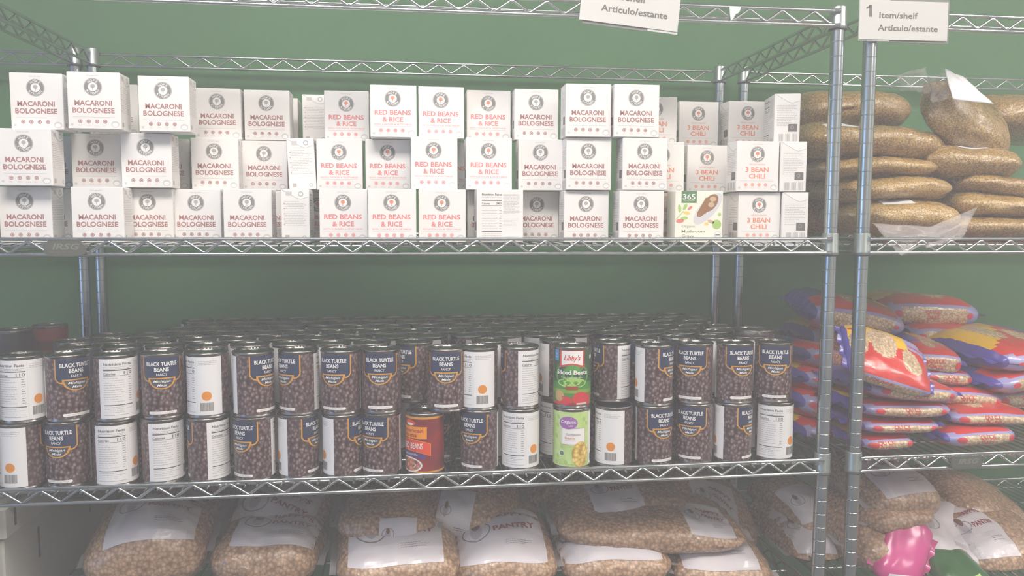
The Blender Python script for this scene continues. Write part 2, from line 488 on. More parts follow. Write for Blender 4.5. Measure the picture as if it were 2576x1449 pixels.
sign(0.0289, ZOFF + 0.0025, 0.169, 0.068, math.radians(-0.5), 'white paper sign reading 1 Item/shelf, hung on the right unit above the grain bags', 1)
sign(-0.4755, ZOFF + 0.0195, 0.172, 0.070, math.radians(5.2), 'tilted white paper sign cut by the top edge of the photo, above the middle boxes', 2)
# torn scrap of paper stuck on the top rail
b = MB(); S = planeS(0, -0.0205, 0, 1); g0 = at(1836, 15, -0.0205)
pts = [(0, 0), (20, 0), (19, -7), (15, -12), (12, -12), (8, -19), (3, -25), (1, -12)]
n = len(pts); v0 = [(g0.x + mm(x), -0.0200, g0.z + mm(z)) for x, z in pts]; v1 = [(x, y + 0.0012, z) for x, y, z in v0]
b.add(v0 + v1, [tuple(range(n))[::-1], tuple(range(n, 2 * n))] + [(i, (i + 1) % n, n + (i + 1) % n, n + i) for i in range(n)], PAPERW)
b.obj('torn_tape', label='torn scrap of white tape stuck to the top rail right of the tilted sign', cat='tape')

# ================================================================== cartons
BW, BD, BH = 80.5, 47.0, 91.0
def badge(p, cx, cy, m_c):
    p.ell(cx, cy, 14.0, 14.0, BADGE, 1, n=32); p.ring(cx, cy, 13.0, 13.4, INKW, 2)
    p.ell(cx, cy, 7.2, 7.2, INKW, 2)
    p.arc_text('HOPE', cx, cy, 10.1, 0, 0.42, 3.6, INKW, 3)
    p.arc_text('NEHCTIK', cx, cy, 10.1, math.pi, 0.30, 3.4, INKW, 3, flip=True)
    p.ell(cx, cy + 1.4, 3.6, 3.2, m_c, 3, n=14); p.rect(cx - 0.6, cy - 5, cx + 0.6, cy - 0.5, m_c, 3)
def front_print(p, kind):
    cx = BW / 2 - 1
    p.text('from the heart', cx, 85.2, 2.0, INKL, 1, w=19, shear=0.4)
    ic = {'m': INKM, 'r': INKR, 'b': INKO}[kind]
    if kind == 'm':
        badge(p, cx, 67, INKL)
        p.text('MACARONI', cx, 41.5, 8.0, ic, 1, w=57, bold=0.028)
        p.text('BOLOGNESE', cx, 29.8, 8.0, ic, 1, w=64, bold=0.028)
    elif kind == 'r':
        badge(p, cx, 67, INKO)
        p.text('RED BEANS', cx, 43.2, 8.0, ic, 1, w=63, bold=0.028)
        p.text('& RICE', cx, 31.2, 8.0, ic, 1, w=36, bold=0.028)
        p.text('WITH CHICKEN & VEGETABLES', cx, 22.6, 2.6, ic, 1, w=66)
    else:
        badge(p, cx, 67, INKO)
        p.text('VEGETARIAN', cx, 48.6, 2.8, ic, 1, w=30)
        p.text('3 BEAN', cx, 39.5, 8.2, ic, 1, w=44, bold=0.028)
        p.text('CHILI', cx, 27.8, 8.2, ic, 1, w=31, bold=0.028)
    p.rect(7, 19.0, BW - 9, 19.4, INKL, 1)
    for k, x in enumerate((18.5, 31.0, 43.6, 56.2)):
        p.ell(x, 12.2, 3.2, 3.2, ic, 1, n=16); p.ring(x, 12.2, 1.6, 2.1, INKW, 2, n=12)
        p.lines(x - 3.5, x + 3.5, 6.6, 2, 1.6, 0.6, INKP, 1, k)
    p.ell(71.5, 8.0, 6.2, 5.2, INKP, 1, n=20); p.ell(71.5, 7.2, 4.6, 3.2, INKW, 2, n=16)
    p.rect(4, 5, 8, 8.6, INKP, 1)
def side_print(p, left):
    """narrow side of the carton, BD wide"""
    p.poly([(2, 89), (45, 89), (45, 77), (32, 73), (24, 76)], INKW, 1)
    for a, c in (((2, 89), (24, 76)), ((24, 76), (32, 73)), ((32, 73), (45, 77))):
        dx, dy = c[0] - a[0], c[1] - a[1]; L = math.hypot(dx, dy); ox, oy = -dy / L * .35, dx / L * .35
        p.put([(a[0] - ox, a[1] - oy), (c[0] - ox, c[1] - oy), (c[0] + ox, c[1] + oy), (a[0] + ox, a[1] + oy)], [(0, 1, 2, 3)], INKL, 2)
    if left:
        p.lines(5, 42, 69, 13, 3.1, 0.75, INKL, 1, 4)
        p.rect(26, 21, 42, 35, INKG, 2); p.ring(33, 29, 2.4, 3.2, INKL, 3, 16)
        for k in range(3): p.bars(8 + k * 12.5, 3, 17 + k * 12.5, 17, INKL, 2, k)
    else:
        p.ring(33, 82, 3.0, 4.4, INKL, 2, 20); p.rect(8, 79, 18, 86, INKP, 2)
        p.lines(5, 42, 69, 15, 2.9, 0.6, INKL, 1, 9)
        for k in range(5): p.ell(5, 66 - k * 9, 1.0, 1.0, INKR, 2, n=10)
        p.rect(6, 5, 13, 12, INKL, 1); p.ring(38, 8, 2.2, 3.2, INKL, 2, 14)
def nutri_print(p):
    p.text('Nutrition Facts', 26, 82, 3.6, INKG, 1, w=34, bold=0.03)
    p.lines(9, 43, 77, 2, 2.6, 0.6, INKL, 1, 1)
    p.rect(9, 71, 43, 72.6, INKG, 1); p.text('Calories', 16, 66.5, 3.0, INKG, 1, w=14, bold=0.03); p.text('340', 38, 67, 4.2, INKG, 1, w=9, bold=0.02)
    p.rect(9, 62.4, 43, 63.4, INKG, 1)
    for k in range(9): p.lines(9, 36, 59 - k * 4.4, 1, 1, 0.7, INKL, 1, k); p.lines(39, 43, 59 - k * 4.4, 1, 1, 0.7, INKG, 1, k)
    p.rect(9, 18, 43, 19.6, INKG, 1)
    for k in range(4): p.lines(9, 43, 15 - k * 3, 1, 1, 0.6, INKL, 1, k + 20)
    p.lines(46, 74, 82, 18, 1.9, 0.7, INKL, 1, 31)
    p.lines(46, 72, 40, 6, 2.2, 0.6, INKP, 1, 33); p.rect(50, 4, 72, 10, INKP, 1)
def carton_mesh(kind, back=False):
    b = MB(); W, Dp, H = mm(BW), mm(BD), mm(BH) - 0.0006
    b.bevbox(-W / 2, W / 2, 0, Dp, 0, H, CARD, 0.0009)
    F = Print(b, planeS(-W / 2, 0, 0, 1), step=200)
    R = Print(b, planeS(W / 2, 0, 0, 0, 1), step=200)
    Lf = Print(b, planeS(-W / 2, Dp, 0, 0, -1), step=200)
    K = Print(b, planeS(W / 2, Dp, 0, -1), step=200)
    if back: nutri_print(F); front_print(K, kind)
    else: front_print(F, kind); nutri_print(K)
    side_print(R, False); side_print(Lf, True)
    return b.mesh('carton')
def flap_mesh():
    """the tuck flaps, raised a little at the two narrow ends of the lid"""
    b = MB(); W, Dp, H = mm(BW), mm(BD), mm(BH)
    for s in (-1, 1):
        b.add([(s * W / 2 * 0.99, 0.004, H - .0012), (s * W / 2 * 0.99, Dp - 0.004, H - .0012), (s * W / 2 * 0.80, Dp - 0.009, H + .0001), (s * W / 2 * 0.80, 0.009, H + .0001)],
              [(0, 1, 2, 3) if s > 0 else (3, 2, 1, 0)], CARDIN)
    return b.mesh('tuck_flap')
CME = {k: carton_mesh(k) for k in 'mrb'}; CME['n'] = carton_mesh('r', True); FLAPME = flap_mesh()
KN = {'m': 'macaroni bolognese', 'r': 'red beans and rice', 'b': 'orange lettered three bean chili', 'n': 'nutrition facts back of a'}
LN = {3: 'top', 2: 'middle', 1: 'bottom'}
ORD = ('first', 'second', 'third', 'fourth', 'fifth', 'sixth', 'seventh', 'eighth', 'ninth', 'tenth', 'eleventh', 'twelfth', 'thirteenth', 'fourteenth',
       'fifteenth', 'sixteenth', 'seventeenth', 'eighteenth', 'nineteenth', 'twentieth')
def carton(kind, px, py, layer, y, label, rot=0.0, tilt=0.0, side=False):
    """px: middle of the face that looks at us; y: how far back that face stands"""
    y *= 0.001
    p = at(px, py, y)
    z = DK2 + mm(BH) * (layer - 1) + 0.0004 * layer
    t = empty('meal_carton', (p.x, y, z), (0, tilt, rot), label=label, cat='box', group='small white meal cartons on the middle shelf')
    ox = (0, 0, 0) if not side else (0, 0, 0)
    c = link('carton', CME[kind], t); f = link('tuck_flap', FLAPME, t)
    if side:
        rz = -math.pi / 2 if side == 'R' else math.pi / 2
        # turn so that a narrow side looks at us
        for o in (c, f):
            o.rotation_euler = (0, 0, rz)
            o.location = (-mm(BD) / 2, mm(BW) / 2, 0) if side == 'R' else (mm(BD) / 2, mm(BW) / 2, 0)
    return t
ROWS = {
 3: [('m', 89, 188, 30), ('m', 234, 198, 8), ('m', 411, 216, 30), ('m', 546, 227, 142), ('m', 670.5, 234, 150),
     ('r', 871.5, 233, 138), ('r', 989, 220, 62), ('r', 1110, 225, 68), ('r', 1229.5, 230, 95), ('m', 1350, 230, 70), ('m', 1481, 215, 2), ('m', 1603, 203, -5),
     ('b', 1759, 256, 170), ('b', 1884, 245, 150)],
 2: [('m', 59, 318, 6), ('m', 240, 334, 72), ('m', 366, 338, 50), ('m', 539, 355, 112), ('m', 664.5, 360, 150),
     ('r', 853.5, 353, 95), ('r', 976, 355, 90), ('r', 1092, 345, 30), ('r', 1230.5, 350, 30), ('m', 1361, 352, 45), ('m', 1482, 350, 8), ('m', 1624, 338, -5),
     ('b', 1781, 366, 105), ('b', 1908, 357, 18)],
 1: [('m', 61, 462, 28), ('m', 243, 468, 16), ('m', 371, 474, 66), ('m', 493, 474, 78), ('m', 621.5, 477, 52),
     ('r', 863.5, 480, 15), ('r', 986, 474, -5), ('r', 1112.5, 475, 4), ('n', 1258, 476, -5), ('m', 1352, 483, 78), ('m', 1476, 477, 15), ('m', 1615, 480, -5),
     ('b', 1912, 480, 24)]}
R = random.Random(11)
for L in (3, 2, 1):
    cnt = {}
    for kind, px, py, y in ROWS[L]:
        cnt[kind] = cnt.get(kind, 0) + 1
        tot = sum(1 for r in ROWS[L] if r[0] == kind)
        if kind == 'n': lab = 'white carton turned to show its nutrition facts, in the bottom layer of boxes'
        else:
            lab = 'white %s carton, %s of its kind from left in %s layer' % (KN[kind], ORD[cnt[kind] - 1], LN[L])
        carton(kind, px, py, L, y, lab, R.uniform(-0.012, 0.012))
# cartons seen on their narrow sides
carton('r', 792, 250, 3, 190, 'white carton turned sideways in the top layer beside the dark gap', 0.0, side='R')
carton('r', 760, 352, 2, 92, 'white carton turned sideways, leaning in the middle layer left of red lettered ones', 0.02, -0.045, side='R')
carton('r', 742, 485, 1, 38, 'white carton turned sideways in the bottom layer left of red lettered ones', 0.02, side='R')
carton('b', 1982, 243, 3, 52, 'white carton turned sideways at the right end of the top layer', -0.20, side='L')
carton('b', 1998, 355, 2, 14, 'white carton turned sideways at the right end of the middle layer', -0.17, side='L')
carton('b', 2002, 485, 1, 14, 'white carton turned sideways at the right end of the bottom layer', -0.17, side='L')
# cartons that show only a strip between the front ones
for kind, px, py, L, y, lab in (
    ('m', 284, 215, 3, 122, 'white macaroni carton set back between the second and third of the top layer'),
    ('m', 695, 250, 3, 240, 'white carton in the back row, its right edge showing beside the top layer gap'),
    ('m', 120, 330, 2, 128, 'white carton behind the gap after the first box of the middle layer'),
    ('m', 415, 350, 2, 140, 'white carton behind the gap after the third box of the middle layer'),
    ('r', 1128, 350, 2, 130, 'white carton behind the gap between red lettered boxes of the middle layer'),
    ('m', 118, 470, 1, 120, 'white carton behind the gap after the first box of the bottom layer'),
    ('m', 1232, 480, 1, 56, 'white macaroni carton standing back left of the nutrition facts carton'),
    ('b', 1652, 257, 3, 120, 'white bean chili carton half hidden behind the last macaroni carton of the top layer'),
    ('b', 1669, 368, 2, 60, 'white bean chili carton half hidden behind the last macaroni carton of the middle layer'),
    ('b', 1668, 480, 1, 120, 'white carton hidden behind the last macaroni carton of the bottom layer'),
    ('b', 1790, 480, 1, 110, 'white bean chili carton behind the gravy carton'),
    ('m', 545, 477, 1, 132, 'white carton standing behind the fourth box of the bottom layer'),
    ('m', 668, 477, 1, 150, 'white carton standing behind the fifth box of the bottom layer'),
    ('r', 800, 477, 1, 190, 'white carton second row, bottom layer, behind the sideways carton'),
    ('r', 792, 360, 2, 190, 'white carton second row, middle layer, behind the sideways carton'),
    ('m', 700, 360, 2, 240, 'white carton in the back row of the middle layer beside the top layer gap'),
    ('m', 705, 477, 1, 240, 'white carton in the back row of the bottom layer, lowest of its stack')):
    carton(kind, px, py, L, y, lab)

# the gravy carton
CREAM = mat('cream_carton', (240, 238, 224), 0.5)
GRN = mat('ink_sage_green', (92, 134, 98), 0.5)
LEAF = mat('ink_leaf_green', (168, 202, 112), 0.5)
YEL = mat('ink_soft_yellow', (240, 206, 118), 0.5)
SALM = mat('ink_salmon', (228, 128, 118), 0.5)
GRAVY = mat('ink_gravy_brown', (152, 108, 74), 0.45)
MUSH = mat('ink_mushroom', (206, 180, 148), 0.5)
OLIVE = mat('ink_olive', (132, 140, 110), 0.5)
BOAT = mat('ink_boat_grey', (214, 214, 218), 0.5)
GW, GH, GD = 88.0, 91.0, 45.0
g = empty('gravy_carton', (at(1760, 475, -0.002).x, -0.002, DK2), label='cream mushroom gravy carton with a green tag and a picture of a gravy boat', cat='box')
b = MB(); b.bevbox(-mm(GW) / 2, mm(GW) / 2, 0, mm(GD), 0, mm(GH), CREAM, 0.0009)
p = Print(b, planeS(-mm(GW) / 2, 0, 0, 1), step=200)
p.rect(11, 70, 39, 91, GRN, 1); p.strip(11, 39, lambda x: 70 - 3.5 * (1 - ((x - 25) / 14) ** 2), lambda x: 70.1, GRN, 1)
p.text('365', 25, 81, 9.5, INKW, 2, w=23, bold=0.02); p.rect(15, 73.5, 35, 74.3, LEAF, 2); p.rect(17, 71, 33, 71.8, LEAF, 2)
p.ell(60, 60, 14.5, 36, BOAT, 1, rot=-0.74); p.ell(64.5, 70, 11, 18.5, GRAVY, 3, rot=-0.70); p.poly([(40, 46), (46, 45), (76, 66), (56, 80), (40, 52)], GRAVY, 2)
p.ell(69, 77, 6, 4.2, MUSH, 5); p.ell(66, 67, 5.6, 4.6, MUSH, 5); p.rect(66, 69, 69, 76, MUSH, 4)
for x, y, rx, ry, m_, r_ in ((8, 60, 3, 7, LEAF, -.1), (18, 63, 3, 6.5, LEAF, .5), (27, 61, 2.4, 5, SALM, .9), (21, 52, 6, 3, YEL, .2), (17, 43, 6.5, 3, LEAF, -.1), (9, 38, 7.5, 3.6, SALM, -.1)):
    p.ell(x, y, rx, ry, m_, 1, rot=-r_)
p.poly([(0, 40), (2, 40), (16, 55), (15, 56)], LEAF, 1)
p.ell(77, 32, 8.5, 8.5, LEAF, 1); p.ell(66, 37, 6.5, 3, MUSH, 1, rot=-.3); p.ell(58, 33, 4, 3, YEL, 1); p.ell(82, 50, 3, 3, LEAF, 1)
p.text('Organic', 25, 29, 4.4, OLIVE, 1, w=25); p.text('Mushroom', 34, 20, 5.0, OLIVE, 1, w=43, bold=0.02); p.text('Gravy', 24, 11.5, 5.0, OLIVE, 1, w=23, bold=0.02)
p.ell(79, 14, 6, 6, INKP, 1); p.ell(79, 14, 5, 5, INKW, 2); p.rect(74.8, 12.5, 83.2, 14.5, GRN, 3)
b.obj('carton', g)
q = MB(); q.bevbox(mm(GW) / 2 - 0.02, mm(GW) / 2 - 0.001, 0.004, mm(GD) - 0.004, mm(GH) - .0005, mm(GH) + 0.0008, CARDIN, 0.0002); q.obj('tuck_flap', g)
# a brownish carton seen from the side
KR = mat('kraft_print', (206, 188, 176), 0.6); KR2 = mat('kraft_print_dark', (168, 146, 134), 0.6)
g = empty('meal_carton', (at(1690, 480, 0.058).x + 0.004, 0.058, DK2), (0, 0, 0.05), label='brownish printed carton edge between the last macaroni carton and the gravy carton', cat='box')
b = MB(); b.bevbox(-0.0215, 0.0215, 0, 0.05, 0, 0.090, KR, 0.0009)
p = Print(b, planeS(-0.0215, 0, 0, 1), step=200)
for k in range(7): p.ell(8 + (k % 2) * 14, 80 - k * 11, 7, 4, KR2, 1, n=14); p.lines(4, 40, 74 - k * 11, 2, 2.4, 0.8, KR2, 2, k)
b.obj('carton', g)

# ================================================================== cans
CRD, CHT = 0.0348, 0.1112
def can_body_mesh(r=CRD, h=CHT):
    b = MB()
    b.lathe([(r - .004, 0), (r - .0005, 0.0005), (r, 0.0015), (r, 0.0028), (r - .0014, 0.0042), (r - .0012, 0.006), (r - .0012, h - .006), (r - .0014, h - .0042), (r, h - .0028), (r, h - .0012), (r - .0006, h), (r - .0022, h), (r - .0024, h - .004)], STEEL, 40)
    b.lathe([(0.0005, 0.0012), (r - .004, 0.0)][::-1], STEEL, 40)
    return b.mesh('can_body')
def lid_mesh(r=CRD, h=CHT):
    b = MB(); z = h - .0042
    pr = [(r - .0022, h - .0006), (r - .0026, z), (r - .0055, z - .0008), (r - .0065, z + .0008), (r - .0085, z + .0008), (r - .0095, z), (r - .014, z), (r - .0146, z + .0007), (r - .0160, z + .0007), (r - .0166, z), (0.0004, z)]
    b.lathe(pr, LIDM, 36); return b.mesh('lid')
def cylS(r):
    return lambda x, y, l: ((r + l) * math.sin(mm(x) / r), -(r + l) * math.cos(mm(x) / r), mm(y))
def wrap(b, m, r, v0, v1, n=40):
    b.lathe([(r, mm(v0)), (r, mm(v1))], m, n)
LR = CRD - .0009
def bean_label():
    b = MB(); wrap(b, BEANP, LR, 6.0, 105.4); p = Print(b, cylS(LR), 0.00016, 3.0)
    sh = lambda x, d: 66.5 - d + (0 if abs(x) < 24 else 7 * (1 - math.sqrt(max(0, 1 - ((abs(x) - 24) / 7.0) ** 2))))
    p.strip(-33.2, -31, lambda x: 71, lambda x: 105.2, GOLD, 1); p.strip(31, 33.2, lambda x: 71, lambda x: 105.2, GOLD, 1)
    p.strip(-32.6, 32.6, lambda x: 64.6 + (0 if abs(x) < 23 else ((abs(x) - 23) / 9.6) ** 2.6 * 8), lambda x: 74, GOLD, 1)
    p.strip(-31, 31, lambda x: 67.2 + (0 if abs(x) < 23 else ((abs(x) - 23) / 8.0) ** 2.6 * 6), lambda x: 105.3, NAVY, 2)
    p.strip(-22, 22, lambda x: 52 + 18 * (1 - math.sqrt(max(0, 1 - (x / 22.1) ** 2))), lambda x: 71.5, GOLD, 3)
    p.strip(-18.6, 18.6, lambda x: 54.2 + 15 * (1 - math.sqrt(max(0, 1 - (x / 18.7) ** 2))), lambda x: 69.4, SILK, 4)
    p.text('BLACK TURTLE', 0, 94.8, 6.4, INKW, 4, w=49, bold=0.03)
    p.text('BEANS', 0, 85.6, 6.4, INKW, 4, w=23, bold=0.03)
    p.text('FANCY', 0, 77, 4.2, INKW, 4, w=16.5, bold=0.01)
    p.text('Michigan', 0, 65.5, 4.0, INKW, 5, w=27, bold=0.012, shear=0.3); p.text('Made', 0, 59.0, 4.0, INKW, 5, w=15, bold=0.012, shear=0.3)
    p.rect(-20.5, 9.6, 20.5, 14.4, INKW, 1); p.ell(-20.5, 12, 2.4, 2.4, INKW, 2, n=14); p.ell(20.5, 12, 2.4, 2.4, INKW, 2, n=14)
    p.text('NET WT. 15 OZ (425g)', 0, 12, 2.0, INKL, 2, w=34)
    p.rect(58.3, 6.2, 155.6, 105.2, PAPERW, 1)
    # nutrition panel
    p.text('Nutrition Facts', 88.5, 97.0, 4.2, INKG, 2, w=43, bold=0.025)
    p.lines(66, 111, 91.6, 2, 2.6, 0.7, INKL, 2, 2); p.rect(66, 86.0, 111, 87.5, INKD, 2)
    p.text('Calories', 75.5, 80.8, 3.8, INKG, 2, w=19, bold=0.02); p.text('110', 104, 81.6, 5.2, INKG, 2, w=13, bold=0.02); p.rect(66, 77, 111, 77.7, INKG, 2)
    for k in range(11): p.lines(66, 98, 73.5 - k * 3.9, 1, 1, 0.8, INKL, 2, k); p.lines(105, 110.5, 73.5 - k * 3.9, 1, 1, 0.8, INKG, 2, k)
    p.rect(66, 27.6, 111, 29.0, INKD, 2)
    for k in range(4): p.lines(66, 109, 25 - k * 3.0, 1, 1, 0.7, INKL, 2, k + 9)
    p.rect(66, 11.4, 111, 11.8, INKG, 2); p.rect(113.6, 8, 113.9, 103, INKP, 2)
    p.lines(117, 147, 98, 3, 2.8, 0.8, INKL, 2, 8)
    p.ell(130, 39, 8, 8, ORNG, 2); p.lines(125, 135, 41, 2, 3.4, 0.8, GOLD, 3, 1)
    p.rect(119, 13, 141, 28, INKP, 2); p.bars(119.5, 13.5, 140.5, 27.5, INKG, 3)
    return b.mesh('paper_label')
def plain_label():
    b = MB(); wrap(b, BEANP, LR, 6.0, 105.4, 24); p = Print(b, cylS(LR), 0.00016, 6.0)
    p.rect(-31, 66, 31, 105.3, NAVY, 1); p.rect(58.3, 6.2, 155.6, 105.2, PAPERW, 1)
    return b.mesh('paper_label')
BODY, LID, BLAB, PLAB = can_body_mesh(), lid_mesh(), bean_label(), plain_label()
def face_angle(x, y): return math.atan2(CAMP.x - x, y - CAMP.y)
proto_can = None
def bean_can(x, y, z, rel, label, group, full=True):
    t = empty('bean_can', (x, y, z), (0, 0, math.radians(rel) + face_angle(x, y)), label=label, cat='can', group=group)
    link('can_body', BODY, t); link('lid', LID, t); link('paper_label', BLAB if full else PLAB, t)
    return t
UP = [(57, 179), (171, 22), (292, -145), (410, -3), (523, 136), (638, 44), (752, -51), (858, -26), (960, -6), (1043, -50), (1122, 0), (1204, 152), (1307, -103),
      (1402, 70), None, (1539, -81), (1645, 68), (1745, -13), (1846, 29), (1944, 7)]
LO = [(55, 107), (172, -32), (291, -161), (410, -139), (525, -103), (640, -45), (751, 64), (862, 71), (960, -35), None, (1100, 4), (1206, -31), (1309, -175),
      (1404, 150), None, (1543, 132), (1644, 34), (1745, -15), (1843, 68), (1946, -160)]
BACK = {9: 0.112, 13: 0.104, 15: 0.075}                     # cans that stand back between their neighbours
BACKL = {10: 0.104, 13: 0.104}
def shows(rel):
    rel = (rel + 180) % 360 - 180
    if abs(rel) < 12: return 'navy badge facing straight out'
    if abs(rel) <= 60: return 'navy badge turned %s' % ('right' if rel > 0 else 'left')
    if abs(rel) <= 82: return 'badge and white panel half turned away'
    if rel < -82 and rel > -130: return 'beans beside its nutrition panel'
    if rel <= -130 or rel > 170: return 'nutrition panel facing out'
    return 'orange dot on blank white side'
front_xy = []; front_lo = []
for lay, name, lst, back in ((1, 'upper', UP, BACK), (0, 'lower', LO, BACKL)):
    for i, q in enumerate(lst):
        if q is None: continue
        y = back.get(i, 0.036 + 0.004 * math.sin(i * 2.3))
        p = at(q[0], 950 if lay else 1110, y)
        lab = 'bean can %s from left, %s front layer, %s' % (ORD[i], name, shows(q[1]))
        bean_can(p.x, y, DK3 + lay * (CHT + .0004), q[1], lab, 'black turtle bean cans in the front row')
        (front_xy if lay else front_lo).append((p.x, y))
# rows behind: only rims and lids show
gap = {(4, 0), (4, 1), (5, 0), (5, 1), (6, 0), (6, 1)}
X0, X1 = -1.400, -0.085
R = random.Random(5)
for r in range(1, 7):
    y = 0.036 + 0.0712 * r + (0.006 if r == 1 else 0.008)
    ncol = 18
    for c in range(ncol):
        x = X0 + (X1 - X0) * (c + 0.5 * (r % 2)) / ncol + 0.02
        if (r, c) in gap or x > -0.05: continue
        rl = R.uniform(-180, 180)
        if all((x - a) ** 2 + (y - b2) ** 2 > 0.0705 ** 2 for a, b2 in front_xy):
            bean_can(x, y, DK3 + CHT + .0004, rl, 'bean can rim in the upper layer, %s in row %s behind the front' % (ORD[c], ORD[r - 1]), 'bean cans in the dark rows behind', full=False)
        if all((x - a) ** 2 + (y - b2) ** 2 > 0.0705 ** 2 for a, b2 in front_lo):
            bean_can(x, y, DK3, rl, 'bean can of the lower layer standing behind the front row, carrying another can', 'lower bean cans behind the front row', full=False)
def odd_can(name, x, y, z, lmesh, label, rel=0, r=CRD, h=CHT):
    t = empty(name, (x, y, z), (0, 0, math.radians(rel) + face_angle(x, y)), label=label, cat='can')
    link('can_body', BODY if r == CRD else can_body_mesh(r, h), t); link('lid', LID if r == CRD else lid_mesh(r, h), t); link('paper_label', lmesh, t)
    return t
# sliced beets
DGR = mat('ink_dark_green', (42, 84, 48), 0.4); MGR = mat('ink_mid_green', (70, 140, 62), 0.4); LGR = mat('ink_light_green', (164, 206, 104), 0.4)
BEET = mat('ink_beet_red', (206, 48, 62), 0.4); BLU = mat('ink_blue', (66, 140, 206), 0.4); BARN = mat('ink_barn', (150, 72, 44), 0.4); RED = mat('ink_red', (214, 62, 60), 0.4)
BEET2 = mat('ink_beet_dark', (160, 30, 46), 0.4); TANP = mat('ink_tan', (196, 160, 110), 0.4)
b = MB(); wrap(b, DGR, LR, 6, 105.4); p = Print(b, cylS(LR), 0.00016, 3.0)
p.rect(-52, 6.1, 52, 48, MGR, 1); p.ell(0, 62, 33, 27, MGR, 1); p.ell(0, 60, 31.5, 25, mat('ink_grass', (92, 158, 74), .4), 2); p.ell(0, 47, 27, 9, LGR, 3)
p.rect(-36, 85, -26, 105, BLU, 2); p.text('U.S.', -31, 98, 3, INKW, 3, w=7); p.text('GROWN', -31, 92, 2.2, INKW, 3, w=8)
p.strip(-23, 23, lambda x: 77 + 2.5 * math.cos(x / 7), lambda x: 105, RED, 3); p.strip(-19.5, 19.5, lambda x: 80 + 2 * math.cos(x / 7), lambda x: 104, INKW, 4)
p.text("Libby's", 0, 92, 9.5, RED, 5, w=30, bold=0.02, shear=0.35)
p.text('Sliced Beets', 0, 66, 7.5, INKW, 5, w=58, bold=0.03); p.text('from Fresh Harvests', 0, 57, 2.8, INKW, 5, w=40, shear=0.3)
p.rect(-11, 34, 11, 41, BARN, 4); p.poly([(-12, 41), (12, 41), (8, 45), (-8, 45)], BARN, 4); p.rect(-45, 28, 45, 35, mat('ink_field', (132, 166, 62), .4), 3)
for x, y, rx, ry, m_ in ((-24, 22, 10, 10, TANP), (-12, 14, 13, 14, BEET), (16, 18, 15, 14, BEET), (0, 8, 9, 8, BEET2), (31, 16, 9, 15, BEET), (-30, 9, 8, 5, BEET)):
    p.ell(x, y + 0.5, rx, min(ry, y - 5.8), m_, 5)
p.ell(41, 92, 4, 4, INKW, 2); p.rect(8, 8, 28, 11, INKP, 6)
BEETL = b.mesh('paper_label')
pb = at(1439, 950, 0.034)
odd_can('beet_can', pb.x, 0.034, DK3 + CHT + .0004, BEETL, 'green and red can of sliced beets on top of the pale green can')
# garbanzo beans
PG = noise_tint(mat('ink_pale_green', (200, 224, 150), 0.4), (206, 228, 160), (180, 212, 120), 45)
VIO = mat('ink_violet', (158, 100, 176), 0.4); CHK = grain('printed_chickpeas', (190, 150, 70), (226, 194, 104), (238, 214, 140), 150, 0.4, 0.2, bump=0)
b = MB(); wrap(b, PG, LR, 6, 105.4); p = Print(b, cylS(LR), 0.00016, 3.0)
p.ell(-4, 64, 21, 19, INKP, 1); p.rect(-18, 46, 26, 76, VIO, 1); p.rect(-17.4, 46.8, 25.4, 75.4, INKW, 2); p.ell(-6, 86, 17, 11.5, VIO, 3)
p.text('Organic', -6, 88, 5.6, INKW, 4, w=27, bold=0.02); p.text('365', -2, 80.5, 3.2, INKW, 4, w=8)
p.text('Garbanzo', 3, 65, 4.2, INKG, 3, w=27); p.text('Beans', -3, 58.8, 4.2, SALM, 3, w=18); p.text('No salt added', -2, 54, 1.8, SALM, 3, w=18)
p.ell(17, 29, 16, 23.5, CHK, 4); p.ell(-18, 30, 5.5, 5.5, INKW, 2); p.ell(-18, 30, 4.4, 4.4, GRN, 3); p.rect(-21, 39, -15, 48, LEAF, 2)
for x, y in ((-28, 80), (-30, 60), (-27, 24), (24, 92), (30, 84), (-26, 96), (-10, 14), (-30, 12)): p.ell(x, y, 3, 4.5, LEAF, 1, rot=.4)
p.text('NET WT 15.5 OZ (439g)', -10, 10, 2, OLIVE, 2, w=28)
p.rect(36, 8, 90, 103, INKW, 1); p.bars(42, 12, 64, 26, INKG, 2)
odd_can('garbanzo_can', pb.x, 0.034, DK3, b.mesh('paper_label'), 'pale green can of garbanzo beans with a purple oval, in the lower layer', 0)
# refried beans: turned so its front looks left
DRED = noise_tint(mat('ink_dark_red', (116, 30, 34), 0.3, coat=.4), (92, 26, 32), (150, 34, 42), 18)
ORA = mat('ink_orange_panel', (240, 148, 40), 0.35); VERM = mat('ink_vermilion', (224, 74, 48), 0.35); PUR = mat('ink_purple', (86, 60, 130), 0.35)
REFR = grain('printed_refried_beans', (130, 60, 44), (196, 120, 92), (222, 168, 140), 110, 0.4, 0.2, bump=0)
b = MB(); wrap(b, DRED, LR, 6, 105.4); p = Print(b, cylS(LR), 0.00016, 3.0)
wrap(b, GOLD, LR + .0002, 101.4, 105.2); wrap(b, GOLD, LR + .0002, 6.2, 9.4)
p.rect(-33, 67, 33, 88, ORA, 1); p.text('American', 2, 81.5, 6.6, BEET2, 3, w=50, bold=0.02); p.text('Farms', 0, 73.2, 6.6, BEET2, 3, w=30, bold=0.02)
p.ell(0, 94, 12, 5.5, VERM, 1); p.ell(0, 92, 8, 2.4, INKW, 2)
p.strip(-40, 40, lambda x: 44 - x * x * .005, lambda x: 66 - x * x * .005, ORA, 1); p.strip(-39, 39, lambda x: 45 - x * x * .005, lambda x: 65 - x * x * .005, VERM, 2)
p.text('REFRIED BEANS', -2, 54, 10.5, INKW, 4, w=56, bold=0.01)
